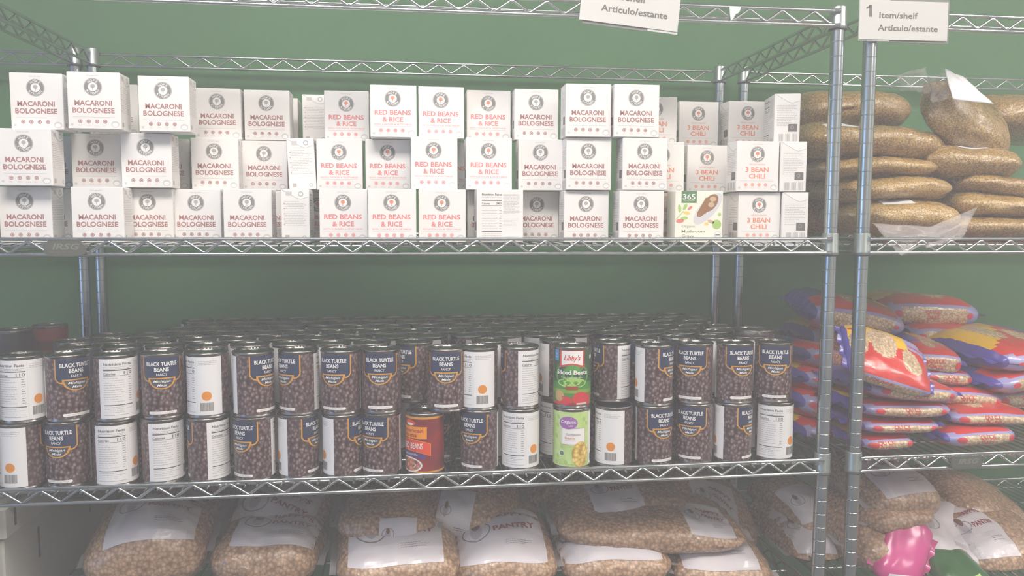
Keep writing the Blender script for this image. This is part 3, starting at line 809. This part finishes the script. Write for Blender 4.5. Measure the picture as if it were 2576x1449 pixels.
p.strip(-30, 30, lambda x: 34 - x * x * .005, lambda x: 43 - x * x * .005, PUR, 1); p.text('TRADITIONAL', 0, 38.5, 3.4, INKW, 4, w=34)
p.ell(-2, 20, 27, 13.6, INKW, 3); p.ell(-2, 20, 23.5, 11.4, REFR, 4)
q = at(1069, 1110, 0.030)
odd_can('refried_bean_can', q.x, 0.030, DK3, b.mesh('paper_label'), 'dark red refried beans can with an orange panel, standing forward in the lower layer', -50)
# red can and dark can far left at the back
b = MB(); wrap(b, mat('red_tin_label', (150, 52, 52), 0.4), LR, 6, 105.4); p = Print(b, cylS(LR), 0.00016, 3); p.ell(8, 14, 7, 7, INKL, 1); p.rect(-30, 60, 30, 80, mat('red_tin_label_dark', (96, 30, 34), .4), 1)
q = at(133, 830, 0.440)
odd_can('tomato_can', q.x, 0.43, DK3 + CHT + .0004, b.mesh('paper_label'), 'red labelled can alone in the dark at the back left')
bean_can(q.x, 0.43, DK3, 90, 'bean can under the red labelled can at the back left', 'lower bean cans behind the front row', False)
b = MB(); wrap(b, mat('black_tin_label', (48, 48, 52), 0.4), LR, 6, 105.4); p = Print(b, cylS(LR), 0.00016, 3); p.text('Rich', 4, 50, 16, INKL, 1, w=34, bold=.03, shear=.3)
q = at(35, 830, 0.36)
odd_can('soup_can', q.x, 0.36, DK3 + CHT + .0004, b.mesh('paper_label'), 'black labelled can with pale script at the far left behind the white can')
bean_can(q.x, 0.36, DK3, 90, 'bean can under the black labelled can at the far left', 'lower bean cans behind the front row', False)
# a wider can near the right end
b = MB(); wrap(b, mat('wide_tin_label', (92, 80, 78), 0.4), 0.0400 - .0009, 6, 110)
q = at(1893, 830, 0.150)
for dz, nm in ((0, 0), (1, 1)):
    if dz: odd_can('wide_can', q.x + .004, 0.150, DK3 + CHT + .0004, b.mesh('paper_label'), 'wider can whose rim stands above the others behind the right end of the front row', 0, 0.0400, 0.1190)

# ================================================================== bags
class Bag:
    """a filled pouch lying flat: x along its length, front towards -y; surface coordinates in mm:
       x along the length, t round the girth from the middle of the front edge upward"""
    def __init__(s, L, W, T, seed=0, n=0.72, wr=0.0016, lump=0.05, bend=0.0, taper=0.22, full=3.4):
        s.full = full
        s.L, s.W, s.T, s.n, s.wr, s.lump, s.bend, s.taper = L, W, T, n, wr, lump, bend, taper
        s.off = Vector((seed * 3.17, seed * 1.31, seed * 0.77))
        s.tab = [0.0]; N = 180; pr = None
        for i in range(N + 1):
            q = s.raw(0.0, math.pi * i / N); q = (q[1], q[2])
            if pr: s.tab.append(s.tab[-1] + math.hypot(q[0] - pr[0], q[1] - pr[1]))
            pr = q
        s.N = N
    def raw(s, u, ph):
        c, d = math.cos(ph), math.sin(ph)
        y = -math.copysign(abs(c) ** s.n, c); z = math.copysign(abs(d) ** (s.n * 1.15), d)
        e = min(1.0, (1 - min(1, abs(u)) ** s.full)); kz = e ** 0.5; ky = 1 - s.taper * abs(u) ** 5
        x = u * s.L / 2 * (1 - 0.03 * (1 - kz) * abs(y))
        return x, y * s.W / 2 * ky * (0.90 + 0.10 * kz), z * s.T / 2 * max(kz, 0.035)
    def P(s, u, ph, l=0.0):
        x, y, z = s.raw(u, ph)
        sc = 1.0
        q = Vector((x * 9, y * 9, math.copysign(1, z) * .5)) + s.off
        z += s.T * s.lump * noise.noise(q) * (1 - abs(u) ** 4)
        e = math.exp(-(1 - abs(u)) * 5.0)
        wv = math.sin(y * 210 + s.off.x * 5 + 3 * noise.noise(q * 1.5)) * s.wr * e
        wv += s.wr * 1.2 * noise.noise(Vector((x * 38, y * 38, z * 60)) + s.off)
        c, d = math.cos(ph), math.sin(ph)
        y += -c * (l + wv * .8); z += d * (l + wv)
        if abs(c) > .9: pass
        z -= s.bend * (x / (s.L / 2)) ** 2
        return Vector((x, y, z))
    def S(s, x, t, l):
        t = mm(t); sg = 1
        if t < 0: t = -t; sg = -1
        t = min(t, s.tab[-1] - 1e-6); lo = 0
        while lo < s.N - 1 and s.tab[lo + 1] < t: lo += 1
        f = (t - s.tab[lo]) / max(1e-9, s.tab[lo + 1] - s.tab[lo])
        return s.P(max(-1, min(1, mm(x) / (s.L / 2))), sg * math.pi * (lo + f) / s.N, l + 0.0002)
    def girth(s): return s.tab[-1] * 1000
    def mesh(s, name, choose, nu=56, nv=56, deco=None):
        b = MB(); vs = []
        for i in range(nu + 1):
            u = -1 + 2 * i / nu; u = math.sin(u * math.pi / 2) * 0.35 + u * 0.65
            for j in range(nv): vs.append(s.P(u, 2 * math.pi * j / nv - math.pi / 2))
        fl = {}
        for i in range(nu):
            u = -1 + 2 * (i + .5) / nu; u = math.sin(u * math.pi / 2) * 0.35 + u * 0.65
            for j in range(nv):
                ph = 2 * math.pi * (j + .5) / nv - math.pi / 2
                m = choose(u, ph) if callable(choose) else choose
                fl.setdefault(m, []).append((i * nv + j, (i + 1) * nv + j, (i + 1) * nv + (j + 1) % nv, i * nv + (j + 1) % nv))
        for e, i in ((-1, 0), (1, nu)):
            f = tuple(i * nv + j for j in range(nv)); m0 = choose(e, 0) if callable(choose) else choose
            fl.setdefault(m0, []).append(f if e < 0 else f[::-1])
        base = len(b.v); b.v.extend([tuple(v) for v in vs])
        for m, fs in fl.items():
            k = b.mi(m)
            for f in fs: b.f.append([base + q for q in f]); b.m.append(k); b.smooth.append(True)
        if deco: deco(b)
        return b.mesh(name)
    def seal(s, m, end, ln=0.012):
        """flat crimped strip at one end"""
        b = MB(); vs = []; n = 22
        for k in range(3):
            for j in range(n + 1):
                a = -1 + 2 * j / n; base = s.P(end * 0.999, math.pi if a > 0 else 0)
                y = s.W / 2 * (1 - s.taper) * 0.93 * a; x = end * (s.L / 2 - 0.002 + ln * k / 2)
                z = -s.bend + 0.0022 * math.sin(a * 11 + s.off.x) * (k + 1) * .6 + (0.0006 if k == 1 else 0)
                vs.append((x, y, z))
        m_ = len(vs); vs += [(x, y, z - 0.0012) for x, y, z in vs]
        fs = []
        for k in range(2):
            for j in range(n):
                a = k * (n + 1) + j; q = (a, a + 1, a + n + 2, a + n + 1)
                fs.append(q[::-1] if end > 0 else q); fs.append(tuple(m_ + i for i in (q if end > 0 else q[::-1])))
        b.add(vs, fs, m, True); return b.mesh('end_seal')
def place(name, px0, px1, pyc, y, dep, T, label, cat='bag', group=None, rot=(0, 0, 0), **kw):
    a = at(px0, pyc, y); c = at(px1, pyc, y); L = (c - a).length
    bag = Bag(L - .02, dep, T, **kw)
    t = empty(name, ((a.x + c.x) / 2, y + dep / 2, (a.z + c.z) / 2), rot, label=label, cat=cat, group=group)
    return bag, t

# --- brown grain in clear pouches, right unit, middle shelf
GRAIN = grain('brown_grain_in_clear_film', (122, 92, 46), (168, 136, 80), (192, 162, 108), 330, 0.5, 1.0, crink=0.9, bump=0.3)
GRAIN2 = grain('fine_golden_grain_in_clear_film', (140, 108, 54), (182, 150, 90), (204, 174, 118), 420, 0.5, 1.0, crink=0.95, bump=0.25)
for m_ in (GRAIN, GRAIN2): nodes(m_)[2].inputs['Coat Roughness'].default_value = 0.09
FILM = mat('clear_film', (236, 232, 232), 0.12, alpha=0.2, coat=0.5); add_crinkle(FILM, 0.6, scale=60)
LABW = mat('pouch_label_white', (226, 226, 230), 0.4)
GB = 'clear pouches of brown grain on the right unit'
GBAGS = [ # px0, px1, pyc, y, depth, thickness, rot, seed, label
 (2183, 2462, 546, 0.03, 0.24, 0.070, (0, .05, -.06), 1, 'clear pouch of golden grain at the bottom front, its empty film hanging over the rail'),
 (2140, 2440, 473, 0.05, 0.24, 0.056, (0, -.01, .02), 2, 'grain pouch lying on the bottom front one, second from the bottom of the left stack'),
 (2100, 2405, 417, 0.06, 0.24, 0.046, (0, -.01, 0), 3, 'thin grain pouch in the left stack under the large top one'),
 (2045, 2425, 350, 0.07, 0.26, 0.078, (0, .04, .04), 4, 'large grain pouch on top of the left stack behind the posts'),
 (2030, 2330, 270, 0.29, 0.22, 0.100, (0, -.02, .05), 5, 'dim grain pouch at the back, above the left stack'),
 (2360, 2620, 404, 0.05, 0.24, 0.074, (0, .06, -.1), 6, 'grain pouch under the upright labelled one, with a white paper corner'),
 (2432, 2690, 466, 0.05, 0.24, 0.048, (0, .10, 0), 7, 'grain pouch in the right stack, third from the bottom'),
 (2425, 2700, 519, 0.04, 0.24, 0.060, (0, .06, 0), 8, 'grain pouch in the right stack, second from the bottom'),
 (2390, 2700, 572, 0.03, 0.24, 0.044, (0, .02, 0), 9, 'flat grain pouch at the bottom of the right stack on the rail'),
 (2500, 2780, 285, 0.20, 0.22, 0.100, (0, .0, 0), 10, 'grain pouch at the upper right edge, cut by the frame'),
 (2010, 2185, 470, 0.31, 0.20, 0.070, (0, 0, .0), 11, 'dim grain pouch at the back left, behind the two posts'),
 (2010, 2190, 545, 0.31, 0.20, 0.085, (0, 0, .0), 12, 'dim grain pouch at the back left, lowest behind the two posts'),
 (2000, 2200, 400, 0.32, 0.20, 0.075, (0, 0, .0), 13, 'dim grain pouch at the back left, highest behind the two posts'),
]
for px0, px1, pyc, y, dep, T, rot, sd, lab in GBAGS:
    bag, t = place('grain_pouch', px0, px1, pyc, y, dep, T, lab, group=GB, rot=rot, seed=sd, wr=0.0026, lump=0.14, n=0.8, full=5.5)
    link('pouch', bag.mesh('pouch', GRAIN2 if sd in (1, 2, 8, 3) else GRAIN), t)
    link('end_seal', bag.seal(FILM, -1, .016), t); link('end_seal', bag.seal(FILM, 1, .016), t)
    if sd in (1, 4, 6):                       # paper insert peeping out
        b = MB(); pr = Print(b, bag.S, step=5.0); g_ = bag.girth()
        x0_ = {1: -60, 4: -120, 6: -40}[sd]; t0 = {1: 34, 4: 30, 6: 38}[sd]
        pr.strip(x0_, x0_ + 62, lambda x: t0 + 1.5 * math.sin(x * .1), lambda x: t0 + 26, LABW, 3); b.obj('paper_insert', t)
# big upright pouch leaning over the right stack, with its paper label and empty film top
bag = Bag(0.215, 0.135, 0.085, seed=21, n=0.85, wr=0.003, lump=0.15, taper=.35)
c = at(2472, 298, 0.075)
t = empty('grain_pouch', (c.x, c.y + .05, c.z), (math.radians(58), math.radians(24), math.radians(8)), label='large grain pouch leaning upright on the right stack with a white paper label', cat='bag', group=GB)
link('pouch', bag.mesh('pouch', GRAIN), t)
def sheet(px, y, m, name, parent=None, th=0.0006, seed=0, amp=0.004, n=14, **k):
    """crumpled sheet between four pixel corners (tl, tr, br, bl), each with its own distance"""
    P = [at(a, b2, yy) for (a, b2, yy) in px]; b = MB(); vs = []
    for i in range(n + 1):
        for j in range(n + 1):
            u, v = i / n, j / n
            q = (P[0] * (1 - u) + P[1] * u) * (1 - v) + (P[3] * (1 - u) + P[2] * u) * v
            w_ = noise.noise(Vector((u * 3 + seed, v * 3, seed))) * amp + noise.noise(Vector((u * 9 + seed, v * 9, seed))) * amp * .5
            vs.append(Vector((q.x, q.y - w_, q.z + w_ * .3)))
    fs = []; m_ = len(vs)
    for i in range(n):
        for j in range(n):
            a = i * (n + 1) + j; fs.append((a, a + 1, a + n + 2, a + n + 1)); fs.append(tuple(m_ + z for z in (a, a + n + 1, a + n + 2, a + 1)))
    rim = [i * (n + 1) for i in range(n + 1)] + [n * (n + 1) + j for j in range(1, n + 1)] + [i * (n + 1) + n for i in range(n - 1, -1, -1)] + [j for j in range(n - 1, 0, -1)]
    for a, c2 in zip(rim, rim[1:] + rim[:1]): fs.append((a, c2, m_ + c2, m_ + a))
    b.add(vs + [(v.x, v.y + th, v.z) for v in vs], fs, m, True)
    me = b.mesh(name); o = link(name, me, None, **k)
    if parent:
        bpy.context.view_layer.update(); o.parent = parent; o.matrix_parent_inverse = parent.matrix_world.inverted()
    return o
lb = sheet([(2376, 172, .055), (2428, 196, .055), (2500, 262, .03), (2397, 250, .03)], 0, LABW, 'paper_label', t, seed=3, amp=.003)
sheet([(2335, 190, .08), (2395, 180, .07), (2385, 250, .05), (2345, 260, .06)], 0, FILM, 'film_top', t, seed=5, amp=.012)
sheet([(2250, 190, .10), (2330, 168, .09), (2345, 235, .07), (2262, 225, .09)], 0, FILM, 'film_top', t, seed=8, amp=.016)
hang = [o for o in bpy.data.objects if o.name.startswith('grain_pouch') and o.get('label', '').startswith('clear pouch of golden')][0]
sheet([(2192, 560, .012), (2400, 575, .012), (2290, 632, -.020), (2268, 644, -.020)], 0, FILM, 'hanging_film', hang, seed=2, amp=.006)
sheet([(2330, 575, .010), (2460, 520, .012), (2420, 600, -.020), (2330, 625, -.020)], 0, FILM, 'hanging_film', hang, seed=6, amp=.008)

# --- oat bags, right unit, lower shelf
OR_ = mat('film_red', (206, 46, 44), 0.3, coat=.7); OY = mat('film_yellow', (240, 190, 30), 0.3, coat=.7); OP = mat('film_violet', (88, 76, 170), 0.3, coat=.7)
OL = mat('film_lilac', (160, 156, 206), 0.3, coat=.7)
for m_ in (OR_, OY, OP, OL): add_crinkle(m_, 0.35, target='Coat Normal')
OATS = grain('oat_flakes_in_film', (172, 144, 110), (206, 180, 146), (224, 202, 172), 220, 0.5, 0.7, crink=0.4, bump=0.3)
OTX = mat('ink_oat_red', (206, 50, 60), 0.35)
def oat_bag(px0, px1, pyc, y, dep, T, rot, sd, lab, bend=0.0):
    bag, t = place('oat_bag', px0, px1, pyc, y, dep, T, lab, group='bags of quick oats on the right unit', rot=rot, seed=sd, wr=0.0016, lump=0.10, n=0.72, bend=bend)
    flip = sd % 2
    def ch(u, ph):
        a = math.degrees((ph + math.pi) % (2 * math.pi) - math.pi)
        if flip: u = -u
        if abs(u) > .90: return OP
        if abs(u) > .74 and abs(a) < 40: return OL
        if -34 < a < 30: return OATS if abs(u) < .62 and -26 < a < 20 else OL
        if a > 0:
            yy = math.sin(math.radians(a - 90))       # -1 front .. 1 back over the top
            if ((u + .30) / .26) ** 2 + ((yy - .10) / .34) ** 2 < 1 or ((u - .18) / .2) ** 2 + ((yy + .30) / .28) ** 2 < 1: return OATS
            if u > .38 and yy > -.15: return OP if yy < .75 else OR_
            if yy > -.1 + .5 * u + .1: return OY
            return OR_
        return OR_
    def deco(b):
        pr = Print(b, bag.S, step=4.0); h = min(9.0, T * 1000 * .26)
        pr.text('QUICK', -6 + 8 * math.sin(sd), h * .62, h * .95, OTX, 3, w=34, bold=.02); pr.text('OATS', -6 + 8 * math.sin(sd), -h * .62, h * .95, OTX, 3, w=28, bold=.02)
        for s_ in (-1, 1): pr.ell(s_ * bag.L * 340, 0, 9, h * .8, OTX, 3)
    link('pouch', bag.mesh('pouch', ch, 72, 72, deco), t)
    link('end_seal', bag.seal(OP, -1, .014), t); link('end_seal', bag.seal(OP, 1, .014), t)
    return t
OB = [
 (2168, 2330, 1122, 0.02, 0.20, 0.034, (0, 0, 0), 30, 'oat bag at the very bottom of the left stack, resting on the deck'),
 (2166, 2400, 1080, 0.02, 0.20, 0.036, (0, .02, 0), 31, 'oat bag second from the bottom of the left stack'),
 (2162, 2430, 1038, 0.02, 0.21, 0.042, (0, .05, .03), 32, 'oat bag third from the bottom of the left stack'),
 (2168, 2452, 992, 0.02, 0.22, 0.046, (0, .11, .06), 33, 'oat bag with a bright violet corner under the tilted one'),
 (2375, 2590, 1108, 0.02, 0.20, 0.044, (0, .0, .05), 34, 'oat bag at the bottom right on the deck, violet end at its right'),
 (2392, 2640, 1058, 0.04, 0.22, 0.040, (0, .03, -.05), 35, 'oat bag with a yellow top, on the bottom right one'),
 (2340, 2560, 1008, 0.10, 0.22, 0.050, (0, .10, .0), 36, 'oat bag behind the yellow topped one in the middle of the heap'),
 (2330, 2470, 905, 0.12, 0.22, 0.060, (.1, .12, -.2), 37, 'red oat bag with violet end just right of the tilted one'),
 (2320, 2480, 955, 0.12, 0.22, 0.046, (0, .10, .0), 38, 'oat bag lying under the red one right of the tilted one'),
 (1995, 2130, 905, 0.20, 0.22, 0.060, (0, .15, .3), 39, 'oat bag at the left end behind the posts, upper'),
 (1990, 2130, 965, 0.18, 0.22, 0.060, (0, .2, .3), 40, 'oat bag at the left end behind the posts, second'),
 (1990, 2140, 1030, 0.17, 0.22, 0.070, (0, .25, .2), 41, 'oat bag at the left end behind the posts, third'),
 (1995, 2150, 1100, 0.15, 0.22, 0.070, (0, .1, .2), 42, 'oat bag at the left end behind the posts, lowest'),
 (2060, 2320, 800, 0.24, 0.24, 0.080, (.1, .16, -.1), 43, 'dim red oat bag on top of the heap, behind the tilted one'),
 (2230, 2500, 790, 0.30, 0.22, 0.080, (0, .05, -.1), 44, 'dim reddish oat bag farthest back at the top of the heap'),
 (2300, 2500, 850, 0.26, 0.22, 0.070, (0, .05, -.1), 45, 'dim oat bag under the farthest one at the top of the heap'),
 (2200, 2420, 880, 0.30, 0.20, 0.080, (0, .05, 0), 51, 'dim oat bag filling the heap behind the tilted one, upper'),
 (2180, 2440, 950, 0.30, 0.20, 0.080, (0, .0, 0), 52, 'dim oat bag filling the heap behind the tilted one, middle'),
 (2170, 2460, 1020, 0.30, 0.20, 0.080, (0, .0, 0), 53, 'dim oat bag filling the heap behind the tilted one, lowest'),
 (2440, 2700, 945, 0.34, 0.18, 0.090, (0, .0, 0), 54, 'dim oat bag at the back by the right edge, upper'),
 (2440, 2700, 1030, 0.34, 0.18, 0.090, (0, .0, 0), 55, 'dim oat bag at the back by the right edge, lower'),
 (2040, 2200, 860, 0.32, 0.20, 0.080, (0, .1, 0), 56, 'dim oat bag at the back left behind the posts, highest'),
 (2030, 2200, 1000, 0.32, 0.20, 0.110, (0, .1, 0), 57, 'dim oat bag at the back left behind the posts, lower'),
 (2470, 2720, 895, 0.10, 0.22, 0.075, (.1, -.05, .35), 46, 'oat bag with a yellow face at the right edge, upper'),
 (2460, 2720, 965, 0.10, 0.22, 0.060, (0, -.02, .3), 47, 'oat bag at the right edge, second from the top'),
 (2450, 2700, 1010, 0.14, 0.22, 0.050, (0, .08, .2), 48, 'oat bag at the right edge, under the second'),
]
for a in OB: oat_bag(*a)
# the tilted bag whose printed face looks at us
bag = Bag(0.175, 0.135, 0.050, seed=50, n=0.7, wr=0.0018, lump=0.10, taper=.12)
c = at(2225, 905, 0.055)
t = empty('oat_bag', (c.x, c.y, c.z), (math.radians(40), math.radians(17), math.radians(-4)), label='tilted oat bag on top, its yellow and red printed face looking out', cat='bag', group='bags of quick oats on the right unit')
def chf(u, ph):
    a = math.degrees((ph + math.pi) % (2 * math.pi) - math.pi)
    if abs(u) > .93: return OP
    if -40 < a < 22: return OATS if abs(u) < .7 and -30 < a < 12 else OL
    if a < 0: return OR_
    x = u; y = math.sin(math.radians(a - 90)) if a < 180 else 1
    if a > 155: return OL
    if ((x + .18) / .36) ** 2 + ((y - .28) / .44) ** 2 < 1: return OATS
    if ((x + .74) / .20) ** 2 + ((y - .10) / .30) ** 2 < 1: return OATS
    if ((x - .46) / .24) ** 2 + ((y + .16) / .34) ** 2 < 1: return OATS
    if x > .44 and y > .22: return OL
    if y > .10 + .10 * x and x < .44: return OY
    return OR_
def deco(b):
    pr = Print(b, bag.S, step=4.0)
    pr.text('QUICK', -20, 3.6, 6.5, OTX, 3, w=48, bold=.02)
    g_ = bag.girth(); pr.text('QUICK', 59, g_ * .72, 7, OTX, 3, w=34, bold=.02); pr.text('OATS', 59, g_ * .62, 7, OTX, 3, w=28, bold=.02)
    pr.ell(-66, g_ * .80, 14, 4, OTX, 3)
link('pouch', bag.mesh('pouch', chf, 110, 110, deco), t)
link('end_seal', bag.seal(OP, -1, .010), t); link('end_seal', bag.seal(OP, 1, .010), t)

# --- bean bags on the fourth shelf
BEANB = grain('tan_beans_in_clear_film', (146, 114, 86), (180, 146, 117), (198, 168, 141), 160, 0.45, 0.8, crink=0.5, bump=0.5)
LABB = noise_tint(mat('bag_label_white', (214, 208, 214), 0.4, coat=.3), (216, 210, 216), (208, 202, 208), 8)
PRED = mat('ink_wine_red', (150, 52, 62), 0.4); PGR = mat('ink_print_grey', (120, 116, 122), 0.4); PYE = mat('ink_ochre', (176, 160, 60), 0.4); PBR = mat('ink_brown', (110, 66, 56), 0.4)
SEALW = mat('bag_seal_white', (190, 186, 190), 0.35, coat=.4, alpha=.5)
def bean_bag(px0, px1, pyc, y, dep, T, rot, sd, lab, lx=None, words=True, band=False, group='large bags of tan beans on the fourth shelf', tr=0.0):
    bag, t = place('bean_bag', px0, px1, pyc, y, dep, T, lab, group=group, rot=rot, seed=sd, wr=0.003, lump=0.12, n=0.74)
    link('pouch', bag.mesh('pouch', BEANB, 64, 64), t)
    link('end_seal', bag.seal(SEALW, -1, .012), t); link('end_seal', bag.seal(SEALW, 1, .012), t)
    if lx:
        b = MB(); pr = Print(b, bag.S, 0.0003, step=6.0); g_ = bag.girth(); x0, x1, f0, f1 = lx
        pr.strip(x0, x1, lambda x: g_ * f0, lambda x: g_ * f1, LABB, 2)
        pr = Print(b, bag.S, 0.0003, step=5.0); cx = (x0 + x1) / 2; cy = g_ * (f0 + f1) / 2; Wd = x1 - x0; Hh = g_ * (f1 - f0)
        if words:
            pr.text("PAPPY'S", cx + Wd * .16, cy + Hh * .20, min(13, Hh * .16), PRED, 5, w=Wd * .50, bold=.03, rot=tr)
            pr.text('PANTRY', cx + Wd * .17, cy - Hh * .02, min(13, Hh * .16), PRED, 5, w=Wd * .48, bold=.03, rot=tr)
        pr.ring(cx - Wd * .26, cy, Wd * .15, Wd * .165, PGR, 4); pr.ell(cx - Wd * .26, cy, Wd * .07, Hh * .12, mat('ink_soft_grey', (176, 170, 178), .4), 4)
        pr.ell(cx - Wd * .26, cy + Hh * .1, Wd * .05, Hh * .08, PBR, 5)
        pr.text('15 BEAN MIX', cx + Wd * .2, cy - Hh * .28, 4, PGR, 5, w=Wd * .3) if False else pr.lines(cx + Wd * .05, cx + Wd * .35, cy - Hh * .24, 3, 4.2, 1.2, PGR, 4, sd)
        b.obj('printed_label', t)
    return t
W4 = [
 (150, 505, 1425, 0.05, 0.30, 0.150, (.05, -.06, .08), 60, 'bean bag at the left, beside the white storage box', (-60, 90, .12, .62), True, 0.15),
 (230, 540, 1330, 0.22, 0.26, 0.110, (.2, -.08, .1), 61, 'dim bean bag at the back left with maroon lettering under the rail', (-90, 70, .05, .55), True, 0.1),
 (500, 815, 1440, 0.06, 0.28, 0.110, (0, .05, -.05), 62, 'bean bag second from the left in the front, in deep shade', (-60, 90, .15, .6), True, 0.0),
 (545, 830, 1340, 0.17, 0.26, 0.130, (.3, .14, -.1), 63, 'dim bean bag with slanted lettering in the middle left', (-80, 80, .05, .55), True, -.25),
 (815, 1175, 1448, 0.03, 0.30, 0.110, (.1, .03, .05), 64, 'front bean bag left of centre with a wide white label', (-95, 80, .10, .55), True, -.05),
 (835, 1125, 1345, 0.10, 0.27, 0.080, (0, .02, -.08), 65, 'bean bag lying on the front one left of centre, its white seal showing', (-10, 60, -.10, .10), False, 0),
 (1070, 1345, 1320, 0.14, 0.27, 0.100, (.1, .18, -.15), 66, 'bean bag in the middle with a twisted white end', (-70, 0, -.1, .30), False, 0),
 (1135, 1430, 1448, 0.03, 0.30, 0.110, (.08, -.02, 0), 67, 'front bean bag at the centre with a white label', (-95, 75, .10, .60), True, .05),
 (1408, 1725, 1440, 0.03, 0.30, 0.100, (.08, .0, 0), 68, 'front bean bag right of centre with a round badge and slanted red words', (-120, 85, .10, .60), True, -.35),
 (1700, 1990, 1462, 0.03, 0.30, 0.100, (.08, .10, 0), 69, 'front bean bag at the right end with a white label', (-90, 60, .10, .60), True, -.3),
 (1405, 1925, 1372, 0.06, 0.30, 0.076, (0, .07, -.03), 70, 'long bean bag lying across the two front ones on the right', (60, 160, .06, .50), True, -.3),
 (1425, 1775, 1305, 0.14, 0.28, 0.090, (.12, .02, .05), 71, 'bean bag on the long one, white label with maroon letters', (-90, 20, .08, .55), True, .1),
 (1640, 1960, 1320, 0.22, 0.26, 0.110, (.2, .32, -.1), 72, 'bean bag slumped at the right end of the heap', (-40, 70, .10, .55), True, -.5),
 (1320, 1640, 1255, 0.28, 0.24, 0.110, (.1, .0, .0), 73, 'dim bean bag at the back right of the middle under the rail', (-60, 60, .05, .5), False, 0),
 (880, 1240, 1262, 0.30, 0.22, 0.110, (.1, -.05, .0), 74, 'dim bean bag at the back in the middle under the rail', (-60, 60, .05, .5), False, 0),
]
for px0, px1, pyc, y, dep, T, rot, sd, lab, lx, wd_, tr in W4:
    bean_bag(px0, px1, pyc, y, dep, T, rot, sd, lab, lx, wd_, tr=tr)
GR4 = 'bags heaped on the fourth shelf of the right unit'
W5 = [
 (2188, 2400, 1262, 0.10, 0.28, 0.105, (.15, -.05, .1), 80, 'dim bag just under the rail of the right unit, at the top of its heap', (-60, 60, .1, .55), True, .1),
 (2180, 2380, 1322, 0.08, 0.28, 0.060, (0, -.12, .1), 81, 'dim bag under the topmost one of the right unit heap', None, False, 0),
 (2160, 2380, 1400, 0.06, 0.28, 0.120, (.1, .0, .1), 82, 'bag behind the right post with a small white tag', (-10, 40, .12, .4), False, 0),
 (2330, 2560, 1410, 0.06, 0.28, 0.130, (.25, .25, -.2), 83, 'bag with a white label at the lower right of the heap', (-70, 60, .1, .6), False, 0),
 (2400, 2640, 1310, 0.16, 0.26, 0.110, (.1, .25, .0), 84, 'dim bag at the right edge below the rail', None, False, 0),
 (1985, 2150, 1330, 0.20, 0.26, 0.110, (.1, -.1, .1), 85, 'dim bag seen between the posts, upper', (-50, 40, .1, .5), False, 0),
 (1985, 2160, 1420, 0.14, 0.28, 0.120, (.1, .2, .1), 86, 'bag seen between the posts, lower, with a white label', (-60, 20, .1, .6), True, -.5),
 (2440, 2700, 1420, 0.05, 0.28, 0.130, (.1, .0, .1), 87, 'bag with brown lettering at the lower right corner', (-100, -10, .1, .6), True, 0),
]
for px0, px1, pyc, y, dep, T, rot, sd, lab, lx, wd_, tr in W5:
    bean_bag(px0, px1, pyc, y, dep, T, rot, sd, lab, lx, wd_, group=GR4, tr=tr)
def film_bag(px0, px1, pyc, y, dep, T, rot, sd, lab, m, m2):
    bag, t = place('snack_bag', px0, px1, pyc, y, dep, T, lab, rot=rot, seed=sd, wr=.003, lump=.12)
    link('pouch', bag.mesh('pouch', m, 40, 40), t); link('end_seal', bag.seal(m, -1, .012), t); link('end_seal', bag.seal(m, 1, .012), t)
    b = MB(); pr = Print(b, bag.S, .0003, step=5); pr.strip(-20, 24, lambda x: 20 + x * .4, lambda x: 34 + x * .4, m2, 2); b.obj('printed_band', t)
film_bag(2262, 2400, 1430, 0.00, 0.15, 0.045, (1.0, .45, -.35), 90, 'bright pink bag with white stripes at the bottom right', mat('film_pink', (206, 66, 140), .3, coat=.6), PAPERW)
film_bag(2375, 2530, 1470, -0.004, 0.14, 0.07, (.3, .05, 0), 91, 'dark green bag at the bottom edge beside the pink one', mat('film_green', (44, 92, 46), .3, coat=.6), LEAF)

# --- white lidded storage box at the lower left
SBX = mat('storage_box_white', (178, 178, 172), 0.6); SLOT = mat('slot_dark', (60, 60, 56), 0.8)
t = empty('storage_box', (-1.62, 0.27, DK4), label='white lidded storage box at the lower left corner', cat='box')
b = MB(); b.bevbox(-.18, .18, -.25, .25, 0, .172, SBX, .003); p = Print(b, planeS(.18, -.25, 0, 0, 1), step=400)
p.rect(120, 88, 128, 146, SLOT, 1); p.rect(350, 88, 358, 146, SLOT, 1); b.obj('box_body', t)
b = MB(); b.bevbox(-.187, .187, -.255, .257, .172, .226, SBX, .003); p = Print(b, planeS(.187, -.255, .172, 0, 1), step=400)
p.rect(30, 14, 38, 46, SLOT, 1); b.obj('box_lid', t)

# bags rest on the wires: their undersides are pressed flat there
bpy.context.view_layer.update()
for r_ in [o for o in COL.objects if o.parent is None and o.get('category') == 'bag']:
    dk = DK2 if r_.name.startswith('grain') else (DK3 if r_.name.startswith('oat') else DK4)
    for ch_ in r_.children:
        if ch_.name.startswith('hanging') or ch_.type != 'MESH': continue
        mw = ch_.matrix_world; inv = mw.inverted()
        for v in ch_.data.vertices:
            w_ = mw @ v.co
            if w_.z < dk + .0005:
                w_.z = dk + .0005; v.co = inv @ w_
        ch_.data.update()

# ================================================================== scattering volume added to imitate fog on the lens
if VEIL > 0:
    b = MB(); b.box(-4.5, 4.5, -4.5, WALLY - .002, 0.01, 2.76, mat('veil', (255, 255, 255)))
    o = b.obj('veil_volume', label='thin pale haze hanging in front of the shelves', cat='veil', kind='stuff')
    m_ = MATS['veil']; n, l, bs = nodes(m_); out = n['Material Output']; n.remove(bs)
    vs = n.new('ShaderNodeVolumeScatter'); vs.inputs['Density'].default_value = VEIL; vs.inputs['Color'].default_value = (.95, .95, 1, 1)
    l.new(vs.outputs[0], out.inputs['Volume'])
